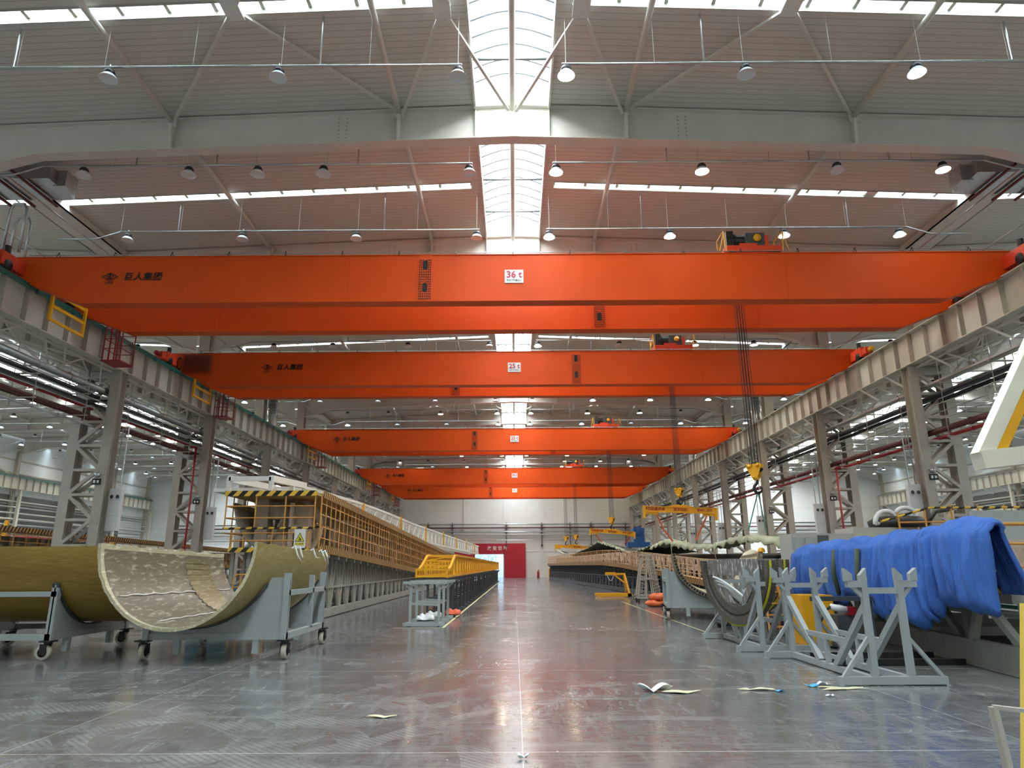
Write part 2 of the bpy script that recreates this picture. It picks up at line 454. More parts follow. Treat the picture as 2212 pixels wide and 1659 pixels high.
# skylights: ridge vaults between the frames, and the cross strips
def ridge_window(c, ya, yb, n):
    x0 = c * BAY
    f = MB()
    for s in (-1, 1): f.box(x0 + s * 1.15, ya, 15.72, x0 + s * 1.21, yb, 16.25)
    f.box(x0 - 1.15, ya, 16.05, x0 + 1.15, ya + 0.06, 16.3).box(x0 - 1.15, yb - 0.06, 16.05, x0 + 1.15, yb, 16.3)
    fo = f.build('window_%d' % n, STEELW); fo['kind'] = 'structure'
    p = MB().grid(lambda u, v: (x0 - 1.15 + 2.3 * v, ya + (yb - ya) * u, 16.2 + 0.34 * math.sin(PI * v)), 1, 10)
    p.build('pane', PANE, fo, True)
    a = MB(); y = ya + 0.55; k = 0
    while y < yb - 0.2:
        pts = [(x0 - 1.15 + 2.3 * t / 10, y, 16.18 + 0.34 * math.sin(PI * t / 10)) for t in range(11)]
        a.path(pts, 0.026, 5)
        if k % 4 == 2: a.box(x0 - 1.15, y + 0.12, 16.1, x0 + 1.15, y + 0.2, 16.15)
        y += 0.62; k += 1
    a.build('glazing_bar', STEELD, fo)
def strip_window(c, s, ys, n):
    f = MB(); x0 = c * BAY
    sl = lambda x: 15.95 - 0.04 * x
    k = 0
    for e in (-1, 1):
        f.beam((x0 + s * 1.6, ys + e * SW, sl(1.6) + 0.1), (x0 + s * 17.6, ys + e * SW, sl(17.6) + 0.1), 0.03, 0.26)
    for j in range(14):
        x = 1.6 + 16.0 * j / 13
        f.beam((x0 + s * x, ys - SW, sl(x) + 0.14), (x0 + s * x, ys + SW, sl(x) + 0.14), 0.10, 0.08)
    fo = f.build('window_%d' % n, STEEL); fo['kind'] = 'structure'
    p = MB(); p._add([(x0 + s * 1.6, ys - SW, sl(1.6) + 0.2), (x0 + s * 17.6, ys - SW, sl(17.6) + 0.2), (x0 + s * 17.6, ys + SW, sl(17.6) + 0.2), (x0 + s * 1.6, ys + SW, sl(1.6) + 0.2)], [(0, 1, 2, 3)])
    p.build('pane', PANES, fo)
n = 1
fy = [Y0 + 0.0, 10.0] + FRAMES[:-1] + [Y1]
for c in (0, -1, 1):
    for a, b in zip(fy[:-1], fy[1:]):
        if c and a < 0: b = 10.0
        ridge_window(c, a + 0.16, b - 0.16, n); n += 1
    for ys in STRIPS:
        for s in (-1, 1): strip_window(c, s, ys, n); n += 1
# valley gutters over the column lines
for s, nm in ((-1, 1), (1, 2)):
    g = MB().box(s * HB - 0.55, Y0, 14.95, s * HB + 0.55, Y1, 15.0)
    for e in (-1, 1): g.box(s * HB + e * 0.55, Y0, 14.95, s * HB + e * 0.51, Y1, 15.4)
    tag(g.build('trim_%d' % nm, STEELW), kind='structure')
# ================================================================ portal frames
SIDE = {-1: 'left', 0: 'centre', 1: 'right'}
def portal(c, y, i):
    hall = {0: 'the main hall', -1: 'the left aisle', 1: 'the right aisle'}[c]
    t = empty('portal_beam', (c * BAY, y, 14.7), 0, 'tapered grey steel roof beam spanning %s, %s from the camera' % (hall, nth(i)), 'roof beam', 'portal roof beams')
    Z = 14.7
    def R(x): return 15.92 - 0.04 * abs(x) - Z
    def B(x): return botz(x) - Z
    xs = [-17.5, -16.2, -15, -10.8, -3.6, 0, 3.6, 10.8, 15, 16.2, 17.5]
    w = MB()
    top = [(x, R(x)) for x in xs]; bt = [(x, B(x)) for x in reversed(xs)]
    for a, b in zip(xs[:-1], xs[1:]):
        w.prism([(a, B(a)), (b, B(b)), (b, R(b)), (a, R(a))], -0.012, 0.012)
    w.build('web', STEELW, t)
    f = MB()
    for a, b in zip(xs[:-1], xs[1:]):
        f.beam((a, 0, B(a)), (b, 0, B(b)), 0.42, 0.03)
        f.beam((a, 0, R(a) - 0.02), (b, 0, R(b) - 0.02), 0.34, 0.03)
    f.build('flange', STEELW, t)
    for x in (-10.8, -3.6, 3.6, 10.8):
        g = MB().box(x - 0.012, -0.2, B(x), x + 0.012, 0.2, R(x)).box(x - 0.16, -0.30, R(x) - 0.42, x + 0.16, -0.26, R(x) - 0.1)
        g.beam((x, -0.30, R(x) - 0.3), (x, -0.18, B(x) + 0.02), 0.1, 0.1)
        g.build('stiffener', STEELW, t)
    p = MB()
    for s in (-1, 1):
        p.box(s * 1.16, -0.17, B(1.16), s * 1.19, 0.17, R(1.16))
        for k in range(2):
            for j in range(7): p.box(s * (5.3 + k * 0.25) - 0.02, -0.03, B(5.3) + 0.12 + j * 0.14, s * (5.3 + k * 0.25) + 0.02, -0.012, B(5.3) + 0.16 + j * 0.14)
    p.build('splice', STEEL, t)
    return t
P0 = {}
i = 0
for y in FRAMES:
    for c in (0, -1, 1):
        if c and y < 28: continue
        if y == FRAMES[0] and c == 0: P0 = portal(0, y, 0); continue
        k = FRAMES.index(y) - (1 if c else 0)
        hall = {0: 'the main hall', -1: 'the left aisle', 1: 'the right aisle'}[c]
        dup(P0, (c * BAY, y, 14.7), 0, 'tapered grey steel roof beam spanning %s, %s from the camera' % (hall, nth(k)))

# round tie tubes between the frames, and X braces in the braced bays
tb = MB().tube((0, 0.25, 0), (0, 8.75, 0), 0.085, 10)
T0 = None
for fi, ya in enumerate([10] + FRAMES[:-1]):
    for c in (0, -1, 1):
        if c and ya < 28: continue
        for x in (-10.8, -3.6, 0, 3.6, 10.8):
            lab = 'round pale tie tube, %s, %s, bay %d' % (
                {-10.8: 'far left', -3.6: 'left of ridge', 0: 'along ridge skylight', 3.6: 'right of ridge', 10.8: 'far right'}[x],
                {0: 'main roof', -1: 'left aisle roof', 1: 'right aisle roof'}[c], fi + 1)
            loc = (c * BAY + x, ya, 15.66 - 0.035 * abs(x))
            if T0 is None:
                T0 = tb.build('tie_tube', STEELW, None, True); T0.location = loc; tag(T0, lab, 'tie tube', 'roof tie tubes')
            else: dup(T0, loc, label=lab)
def xbrace(c, xa, xb, ya, lab):
    t = empty('roof_cross_brace', (c * BAY + (xa + xb) / 2, ya + 4.5, 15.5), 0, lab, 'roof brace', 'roof X braces')
    w = (xb - xa) / 2 - 0.12
    sl = -0.035 * (abs(xb) - abs(xa)) / 2
    for s in (-1, 1):
        MB().beam((-w, -4.2 * s, -sl + 0.02 * s), (w, 4.2 * s, sl + 0.02 * s), 0.09, 0.07).build('brace_rod', STEELW, t)
    m = MB().box(-0.22, -0.3, -0.06, 0.22, 0.3, 0.05)
    m.build('gusset_plate', WHITEP, t)
    return t
NODES = [-16.9, -10.8, -3.6, 0, 3.6, 10.8, 16.9]
for c, yas in ((0, (10, 55, 82)), (-1, (55, 82)), (1, (55, 82))):
    for ya in yas:
        for k in range(6):
            xbrace(c, NODES[k], NODES[k + 1], ya, 'pale steel X brace, %s, %s from the left, %s braced bay' % (
                {0: 'main roof', -1: 'left aisle roof', 1: 'right aisle roof'}[c], nth(k), {10: 'nearest', 55: 'middle', 82: 'far'}[ya]))
xbrace(0, 10.8, 16.9, 19, 'pale steel X brace at the right roof edge, behind the nearest roof beam')

# ================================================================ laced columns
CX, CO = 17.5, 0.69     # column row centre, chord offset
def column(parent):
    for s in (-1, 1):
        x = s * CO
        b = MB()
        b.box(x - 0.2, -0.27, 0, x + 0.2, -0.24, 9.68).box(x - 0.2, 0.24, 0, x + 0.2, 0.27, 9.68).box(x - 0.012, -0.24, 0, x + 0.012, 0.24, 9.68)
        b.box(x - 0.24, -0.3, 9.66, x + 0.24, 0.3, 9.7)
        b.build('chord', STEEL, parent)
    z = 0.5; k = 0
    while z < 8.9:
        s = 1 if k % 2 else -1
        z2 = min(z + 1.0, 9.4)
        b = MB()
        for e in (-1, 1): b.beam((s * (CO - 0.12), e * 0.25, z), (-s * (CO - 0.12), e * 0.25, z2), 0.13, 0.09, upv=(0, 1, 0))
        b.build('lacing_bar', STEEL, parent)
        b = MB()
        for e in (-1, 1): b.beam((-CO + 0.15, e * 0.25, z2 - 0.02), (CO - 0.15, e * 0.25, z2 - 0.02), 0.11, 0.09, upv=(0, 1, 0)).box(-s * (CO - 0.22), e * 0.285, z2 - 0.2, -s * (CO + 0.12), e * 0.275, z2 + 0.2)
        b.build('tie_bar', STEEL, parent)
        z += 1.0; k += 1
    MB().box(-CO, -0.2, 9.3, CO, 0.2, 9.66).build('cap_plate', STEEL, parent)
    MB().box(-0.3, -0.3, 9.7, 0.3, -0.275, 14.95).box(-0.3, 0.275, 9.7, 0.3, 0.3, 14.95).box(-0.015, -0.275, 9.7, 0.015, 0.275, 14.95).box(-0.32, -0.32, 9.68, 0.32, 0.32, 9.72).build('roof_post', STEEL, parent)
    MB().box(-1.1, -0.45, 0, 1.1, 0.45, 0.06).build('base_plate', STEEL, parent)
CL = lambda s, k: 'laced double-chord grey steel column, %s from the camera in the %s row' % (nth(k), SIDE[s])
C0 = empty('laced_column', (-CX, 28, 0), 0, CL(-1, 0), 'column', 'laced columns')
column(C0)
for s in (-1, 1):
    for k, y in enumerate(FRAMES[1:]):
        if s == -1 and k == 0: continue
        dup(C0, (s * CX, y, 0), 0 if s < 0 else PI, CL(s, k))

# ================================================================ crane runway
def runway(parent):
    MB().box(-0.012, 0, 9.74, 0.012, 9, 11.0).build('web', STEELW, parent)
    b = MB()
    for k in range(8):
        y = 0.55 + 1.13 * k
        b.box(0.012, y - 0.012, 9.74, 0.2, y + 0.012, 11.0).box(-0.2, y - 0.012, 9.74, -0.012, y + 0.012, 11.0)
    b.build('rib', STEEL, parent)
    MB().box(-0.26, 0.0, 11.0, 0.26, 9, 11.03).build('top_flange', STEELW, parent)
    MB().box(-0.2, 0.0, 9.71, 0.2, 9, 9.74).build('bottom_flange', STEELW, parent)
    MB().box(-0.05, 0.0, 11.03, 0.05, 9, 11.14).build('rail', STEELD, parent)
    for y in (1.7, 5.1, 7.4):
        MB().beam((0.14, y, 9.72), (-0.28, y + 0.75, 9.0), 0.05, 0.08).build('strut', STEELW, parent)
def rl(ln, k): return 'ribbed pale steel runway beam %s, %s span from the camera' % (ln, nth(k))
R0 = empty('runway_beam', (-CX + CO, 19, 0), 0, rl('on the left columns, hall side', 0), 'runway beam', 'crane runway beams')
runway(R0)
LINES = [(-CX + CO, 0, 'on the left columns, hall side'), (CX - CO, 1, 'on the right columns, hall side'), (-CX - CO, 1, 'on the left columns, aisle side'),
         (CX + CO, 0, 'on the right columns, aisle side'), (-XW + 1.0, 0, 'along the outer left wall'), (XW - 1.0, 1, 'along the outer right wall')]
for x, fl, nm in LINES:
    for k, y in enumerate(FRAMES[:-1]):
        if abs(x) > 50 and y < 46: continue
        if x == LINES[0][0] and k == 0: continue
        o = dup(R0, (x, y, 0) if not fl else (x, y + 9, 0), 0 if not fl else PI, rl(nm, k if abs(x) < 50 else k - 3))
# horizontal bracing truss and drop frames between the two runway beams of a column row
def btruss(parent):
    b = MB()
    for s in (-1, 1): b.beam((s * 0.5, 0.3, 9.62), (s * 0.5, 8.7, 9.62), 0.08, 0.08)
    for k in range(4):
        y = 0.3 + 2.1 * k; s = 1 if k % 2 else -1
        b.beam((s * 0.5, y, 9.62), (-s * 0.5, y + 2.1, 9.62), 0.06, 0.06)
    b.build('plan_bracing', STEELW, parent)
    b = MB().beam((0, 1.9, 8.85), (0, 7.1, 8.85), 0.08, 0.08)
    for k in range(2):
        y = 0.8 + 3.7 * k
        for s in (-1, 1): b.beam((s * 0.5, y, 9.6), (0, y + 1.1, 8.85), 0.06, 0.06).beam((s * 0.5, y + 2.2, 9.6), (0, y + 1.1, 8.85), 0.06, 0.06)
    b.build('drop_frame', STEELW, parent)
def bl(s, k): return 'triangular bracing frame under the %s runway beams, %s span from the camera' % (SIDE[s], nth(k))
B0 = empty('bracing_truss', (-CX, 19, 0), 0, bl(-1, 0), 'bracing truss', 'runway bracing trusses')
btruss(B0)
for s in (-1, 1):
    for k, y in enumerate(FRAMES[:-1]):
        if s < 0 and k == 0: continue
        dup(B0, (s * CX, y, 0), 0, bl(s, k))
# teal conductor bar along the left runway
b = MB()
for j in range(3): b.beam((-CX + CO + 0.33, 19, 10.98 - 0.07 * j), (-CX + CO + 0.33, 99.5, 10.98 - 0.07 * j), 0.03, 0.045)
cb = b.build('conductor_bar', TEAL); tag(cb, 'teal triple conductor bar running along the left crane runway', 'conductor bar')
b = MB()
for k in range(40): b.box(-CX + CO + 0.27, 20 + 2 * k - 0.04, 10.8, -CX + CO + 0.36, 20 + 2 * k + 0.04, 11.0)
b.build('bracket', TEAL, cb)
b = MB()
for j in range(2): b.beam((-XW + 1.35, 46, 10.98 - 0.07 * j), (-XW + 1.35, 99.5, 10.98 - 0.07 * j), 0.03, 0.045)
tag(b.build('conductor_bar', TEAL), 'teal conductor bar on the runway beam by the outer left wall', 'conductor bar')

# ================================================================ pipes and trays along the column rows
def longpipe(name, x, z, r, m, lab, cat='pipe', y0=19, y1=99, tray=0):
    b = MB()
    if tray: b.box(x - tray, y0, z, x + tray, y1, z + 0.015).box(x - tray, y0, z, x - tray + 0.012, y1, z + 0.1).box(x + tray - 0.012, y0, z, x + tray, y1, z + 0.1)
    else:
        b.tube((x, y0, z), (x, y1, z), r, 12)
        y = y0 + 2.0
        while y < y1: b.tube((x, y, z), (x, y + 0.08, z), r * 1.25, 12); y += 4.5
    return tag(b.build(name, m, None, not tray), lab, cat)
longpipe('silver_pipe', -17.35, 8.85, 0.13, GALV, 'thick silver insulated pipe high along the left columns')
longpipe('silver_pipe', -17.65, 8.9, 0.09, GALV, 'thinner silver pipe beside the thick one along the left columns')
longpipe('cable_tray', -17.5, 8.45, 0, STEELD, 'dark cable tray below the silver pipes along the left columns', 'cable tray', tray=0.18)
longpipe('cable_tray', -17.75, 8.2, 0, STEELD, 'lower dark cable tray along the left columns', 'cable tray', tray=0.14)
longpipe('red_pipe', -17.6, 8.02, 0.06, REDP, 'bright red fire pipe along the left columns')
longpipe('brown_pipe', -17.35, 7.60, 0.075, BROWNP, 'thick brown pipe along the left columns, hall side')
longpipe('brown_pipe', -17.65, 7.58, 0.06, BROWNP, 'brown pipe along the left columns, aisle side of its pair')
longpipe('grey_conduit', -17.5, 7.3, 0.05, GALV, 'thin grey conduit, lowest pipe along the left columns')
for j, (dx, z) in enumerate(((-0.3, 8.7), (0.1, 8.62), (0.35, 9.05), (0.3, 8.3), (0.0, 8.05))):
    longpipe('thin_conduit', -17.5 + dx, z, 0.022, GALV, 'thin galvanised conduit among the left pipes, %s from the top' % nth([1, 2, 0, 3, 4][j]), 'conduit')
longpipe('steel_channel', 17.4, 8.75, 0, STEELW, 'pale steel channel high along the right columns', 'channel', tray=0.16)
longpipe('cable_tray', 17.6, 8.3, 0, STEELD, 'dark cable tray high along the right columns', 'cable tray', tray=0.2)
longpipe('black_pipe', 17.75, 8.15, 0.09, DARKM, 'black pipe below the cable tray along the right columns')
longpipe('brown_pipe', 17.4, 6.87, 0.12, BROWNP, 'thick brown pipe along the right columns')
longpipe('red_pipe', 17.45, 6.58, 0.07, REDP, 'red fire pipe just below the brown one along the right columns')
for j, (dx, z) in enumerate(((-0.2, 7.9), (0.2, 7.7), (0.0, 7.35), (0.3, 7.1), (0.35, 8.55))):
    longpipe('thin_conduit', 17.5 + dx, z, 0.022, GALV, 'thin galvanised conduit among the right pipes, %s from the top' % nth([1, 2, 3, 4, 0][j]), 'conduit')
def hanger(parent, s):
    b = MB()
    for dx in (-0.42, 0.42): b.tube((dx, 0, 6.4 if s > 0 else 7.15), (dx, 0, 9.6), 0.014, 5)
    b.build('hanger_rod', STEEL, parent)
    b = MB()
    for z in ((6.48, 7.85, 8.65) if s > 0 else (7.2, 7.52, 7.85, 8.4, 8.7)): b.box(-0.5, -0.03, z - 0.05, 0.5, 0.03, z - 0.01)
    b.build('cross_bar', STEEL, parent)
for s in (-1, 1):
    h0 = None
    for k in range(26):
        y = 20.5 + 3 * k
        lab = 'pipe hanger frame on the %s column row, %s from the camera' % (SIDE[s], nth(k))
        if h0 is None:
            h0 = empty('pipe_hanger', (s * CX, y, 0), 0, lab, 'pipe hanger', 'pipe hangers on the column rows'); hanger(h0, s)
        else: dup(h0, (s * CX, y, 0), label=lab)
# red risers
for s, y in ((-1, 36.5), (1, 36.5)):
    tag(MB().tube((s * 17.2, y, 0), (s * 17.2, y, 7.9 if s < 0 else 6.6), 0.055, 8).tube((s * 17.2, y, 7.9 if s < 0 else 6.6), (s * 17.5, y, 7.9 if s < 0 else 6.6), 0.055, 8).build('red_riser', REDP, None, True),
        'thin red vertical pipe dropping beside the second %s column' % SIDE[s], 'pipe')
# boxes with two round ports on the columns, black signs, conduits
def portbox(parent):
    bevel(MB().box(-0.25, -0.12, 3.05, 0.25, 0.1, 4.75).box(-0.26, -0.13, 3.68, 0.26, 0.11, 3.72).build('casing', PLAST, parent))
    for dx in (-0.122, 0.122):
        o = MB().lathe([(0.105, -0.12), (0.11, -0.16), (0.085, -0.165), (0.08, -0.13)], (dx, 0, 4.42), 18, axis='y').build('round_port', WHITEP, parent, True)
        MB().lathe([(0.08, -0.135), (0.0, -0.13)], (dx, 0, 4.42), 18, axis='y').build('port_glass', STEELD, o)
    MB().tube((-0.12, 0, 4.75), (-0.12, 0, 7.3), 0.03, 6).tube((0.12, 0, 4.75), (0.12, 0, 7.3), 0.03, 6).build('feed_pipe', GALV, parent)
pb0 = None
for s in (-1, 1):
    for k, y in enumerate((28, 37, 46, 55, 64)):
        lab = 'tall grey box with two round ports on the %s column of the %s row' % (nth(k), SIDE[s])
        loc = (s * 16.33, y + 0.2, 0)
        if pb0 is None: pb0 = empty('port_cabinet', loc, 0, lab, 'cabinet', 'cabinets on the columns'); portbox(pb0)
        else: dup(pb0, loc, label=lab)
for s in (-1, 1):
    for k, y in enumerate((28, 37, 46)):
        t = empty('column_marker', (s * 16.95, y - 0.3, 5.0), 0, 'small black marker plate on the %s column of the %s row' % (nth(k), SIDE[s]), 'sign', 'column marker plates')
        MB().box(-0.17, -0.02, -0.12, 0.17, 0.02, 0.12).build('plate', BLACK, t)
        MB().box(-0.12, -0.03, -0.06, -0.03, -0.021, 0.06).box(0.03, -0.03, -0.05, 0.12, -0.021, 0.05).build('marking', WHITEP, t)
        b = MB().lathe([(0.02, 0.16), (0.11, 0.2), (0.13, 0.3), (0.06, 0.36), (0.0, 0.37)], (0, 0, 0), 12); b.build('lamp_head', GALV, t, True)

# ================================================================ high-bay lamps and their conduits
LAMPOFF = mat('lamp_shade_white', srgb(226, 230, 232), 0.35, var=0.03)
def emis(name, col, st):
    m = bpy.data.materials.new(name); m.use_nodes = True; p = m.node_tree.nodes['Principled BSDF']
    p.inputs['Base Color'].default_value = (0.9, 0.9, 0.9, 1); p.inputs['Emission Color'].default_value = col; p.inputs['Emission Strength'].default_value = st
    nt = m.node_tree; no = nt.nodes.new('ShaderNodeTexNoise'); no.inputs['Scale'].default_value = 4
    mr = nt.nodes.new('ShaderNodeMapRange'); mr.inputs[3].default_value = st * 0.93; mr.inputs[4].default_value = st * 1.07
    nt.links.new(no.outputs['Fac'], mr.inputs[0]); nt.links.new(mr.outputs[0], p.inputs['Emission Strength'])
    return m
LIT = emis('lamp_lit', (1.0, 0.90, 0.68, 1), 150.0)
def lamp(parent, lit):
    MB().tube((0, 0, 0.30), (0, 0, 0.0), 0.012, 5).build('hook_rod', GALV, parent)
    MB().lathe([(0.0, 0.12), (0.11, 0.12), (0.14, 0.06), (0.14, 0.0), (0.11, -0.03)], n=14).build('driver', DARKM, parent, True)
    MB().lathe([(0.12, -0.0), (0.15, -0.03), (0.215, -0.12), (0.235, -0.15), (0.225, -0.15), (0.2, -0.12), (0.1, -0.03), (0, -0.03)], n=18).build('shade', LAMPOFF, parent, True)
    b = MB().lathe([(0.0, -0.10), (0.14, -0.105), (0.205, -0.125)], n=16); b.build('diffuser', LIT if lit else LAMPOFF, parent, True)
rails = [15 + 4.5 * k for k in range(19)]
LO = LN = None
XA = (1.4, 6.05, 10.45, 14.9); XB = (1.4, 6.1, 10.45, 13.85)
def side_name(c, s): return {0: {-1: 'left half of the main hall', 1: 'right half of the main hall'}, -1: {-1: 'outer half of the left aisle', 1: 'inner half of the left aisle'}, 1: {-1: 'inner half of the right aisle', 1: 'outer half of the right aisle'}}[c][s]
def conduit(c, s, y, k):
    t = MB(); x0 = c * BAY
    t.tube((x0 + s * 1.3, y, 14.2), (x0 + s * 15.2, y, 14.2), 0.032, 6)
    t.path([(x0 + s * 15.2, y, 14.2), (x0 + s * 16.1, y, 13.9), (x0 + s * 17.6, y, 13.9)], 0.032, 6)
    o = t.build('lamp_conduit', GALV, None, True)
    tag(o, 'galvanised lamp conduit across the %s, %s from the camera' % (side_name(c, s), nth(k)), 'conduit', 'lamp conduits')
    w = MB()
    for j in range(7):
        x = 1.4 + 2.3 * j; w.tube((x0 + s * x, y, 14.2), (x0 + s * x, y, roofz(x0 + s * x)), 0.007, 4)
    w.build('hanging_wire', STEEL, o)
    w = MB()
    for x in (5.0, 9.6, 12.2) if k % 2 else (5.0, 13.0): w.tube((x0 + s * x, y + 0.02, 14.2), (x0 + s * x, y + 0.02, roofz(x0 + s * x)), 0.026, 6)
    w.build('drop_pipe', GALV, o)
for k, y in enumerate(rails):
    for c in (0, -1, 1):
        if c and y < 33: continue
        for s in (-1, 1):
            conduit(c, s, y, k if c == 0 else k - 4)
            xs = XA if k % 2 == 0 else XB
            if c == 0 and s < 0 and k == 1: xs = XB + (8.22,)
            for j, x in enumerate(xs):
                lit = {0: (s > 0 and not (k == 0 and j == 1) and not (k == 1 and j == 2)), -1: random.random() < 0.55, 1: random.random() < 0.75}[c]
                if c == 0 and s > 0 and k > 2: lit = random.random() < 0.8
                if c == 0 and s < 0: lit = k > 8 and random.random() < 0.5
                lab = '%s bell lamp, conduit %d, %s, %s from ridge' % ('lit' if lit else 'unlit', k + 1, side_name(c, s).replace(' the', ''), nth(j) if x != 8.22 else 'extra one third')
                loc = (c * BAY + s * x, y, 13.98)
                if lit:
                    if LN is None: LN = empty('high_bay_lamp', loc, 0, lab, 'lamp', 'high-bay lamps'); lamp(LN, True)
                    else: dup(LN, loc, label=lab)
                else:
                    if LO is None: LO = empty('high_bay_lamp', loc, 0, lab, 'lamp', 'high-bay lamps'); lamp(LO, False)
                    else: dup(LO, loc, label=lab)
# ================================================================ overhead cranes
def splice(parent, x, zb, zt, yf, holes=True):
    """bolted plate with two oval openings, on the girder face at x"""
    b = MB().box(-0.23, -0.02, zb, 0.23, 0, zt)
    o = b.build('splice_plate', ORANGE, parent); o.location = (x, yf, 0)
    b = MB()
    n = int((zt - zb - 0.1) / 0.088)
    for r in range(n):
        z = zb + 0.06 + r * 0.088
        for cix in (-3, -2, -1, 1, 2, 3) if any(abs(z - h) < 0.22 for h in (zb + (zt - zb) * 0.28, zb + (zt - zb) * 0.78)) else range(-3, 4):
            q = cix * 0.062
            b.box(q - 0.016, -0.045, z - 0.016, q + 0.016, -0.02, z + 0.016)
    b.build('bolt', DARKM, o)
    for h in (0.28, 0.78):
        zc = zb + (zt - zb) * h
        pts = [(0.085 * math.cos(t) , zc + (0.09 if math.sin(t) > 0 else -0.09) + 0.085 * math.sin(t)) for t in [2 * PI * (i + 0.5) / 16 for i in range(16)]]
        MB().prism(pts, -0.026, -0.0201).build('access_hole', BLACK, o)
    b = MB()
    for q in range(6): b.box(-0.2 + q * 0.07, 0.02, zb - 0.03, -0.175 + q * 0.07, 0.5, zb + 0.01)
    b.build('seam_bar', DARKM, o)
def logo(parent, x, yf, zc):
    t = MB()
    w, h = 0.30, 0.155
    ring = [(w, 0), (0, h), (-w, 0), (0, -h)]; k = 0.84
    for i in range(4):
        a, b_ = ring[i], ring[(i + 1) % 4]
        t.prism([a, b_, (b_[0] * k, b_[1] * k), (a[0] * k, a[1] * k)], -0.004, 0)
    t.prism([(-0.11, 0.085), (0.11, 0.085), (0, 0.14)], -0.005, 0)
    t.prism([(-0.022, -0.075), (0.022, -0.075), (0.03, 0.09), (-0.03, 0.09)], -0.005, 0)
    t.prism([(-0.09, -0.08), (0.09, -0.08), (0.075, -0.05), (-0.075, -0.05)], -0.0045, 0)
    for s in (-1, 1):
        t.prism([(s * 0.095, -0.08), (s * 0.075, -0.02), (s * 0.045, -0.05)], -0.0048, 0)
        t.prism([(s * 0.11 + 0.028 * math.cos(q), 0.02 + 0.028 * math.sin(q)) for q in [PI * i / 4 for i in range(8)]], -0.005, 0)
    o = t.build('emblem', BLACK, parent); o.location = (x, yf - 0.03, zc)
    text('JU QI', 0.11, BLACK, o, (0, 0, -0.22))
    text('巨人集团', 0.31, BLACK, parent, (x + 1.12, yf - 0.03, zc - 0.01), shear=0.12, space=1.12, bold=0.006)
CRANES = [  # front face y, gap to rear girder, load, splice x front, splice x rear, trolley x, plate worn
    (21.5, 2.9, '36t', -3.0, 3.27, 8.35), (32.5, 2.3, '25t', 3.1, -3.05, 8.05), (52.2, 2.1, '25t', -3.05, 3.1, 7.2),
    (74.3, 3.0, '36t', -3.1, 3.4, 6.6), (89.6, 1.9, '36t', -3.1, 3.2, 6.7)]
ZT = 11.93
def girder(parent, y, nm='girder'):
    b = MB()
    poly = [(-17.05, ZT), (-17.0, 11.2), (-14.65, 10.27), (14.65, 10.27), (17.0, 11.2), (17.05, ZT)]
    b.prism([(-17.05, 11.2), (-17.05, ZT), (-14.65, ZT), (-14.65, 10.27)], y + 0.03, y + 0.47)
    b.prism([(-14.65, 10.27), (-14.65, ZT), (14.65, ZT), (14.65, 10.27)], y + 0.03, y + 0.47)
    b.prism([(14.65, 10.27), (14.65, ZT), (17.05, ZT), (17.05, 11.2)], y + 0.03, y + 0.47)
    b.box(-17.05, y, ZT, 17.05, y + 0.5, ZT + 0.03)
    b.box(-14.65, y, 10.24, 14.65, y + 0.5, 10.27)
    for s in (-1, 1): b.beam((s * 14.65, y + 0.25, 10.255), (s * 17.05, y + 0.25, 11.185), 0.5, 0.03, upv=(0, 0, 1))
    for x in (-5.6, 2.4, 9.3, -11.2): b.box(x - 0.008, y + 0.022, 10.27, x + 0.008, y + 0.03, ZT)
    return b.build(nm, ORANGE, parent)
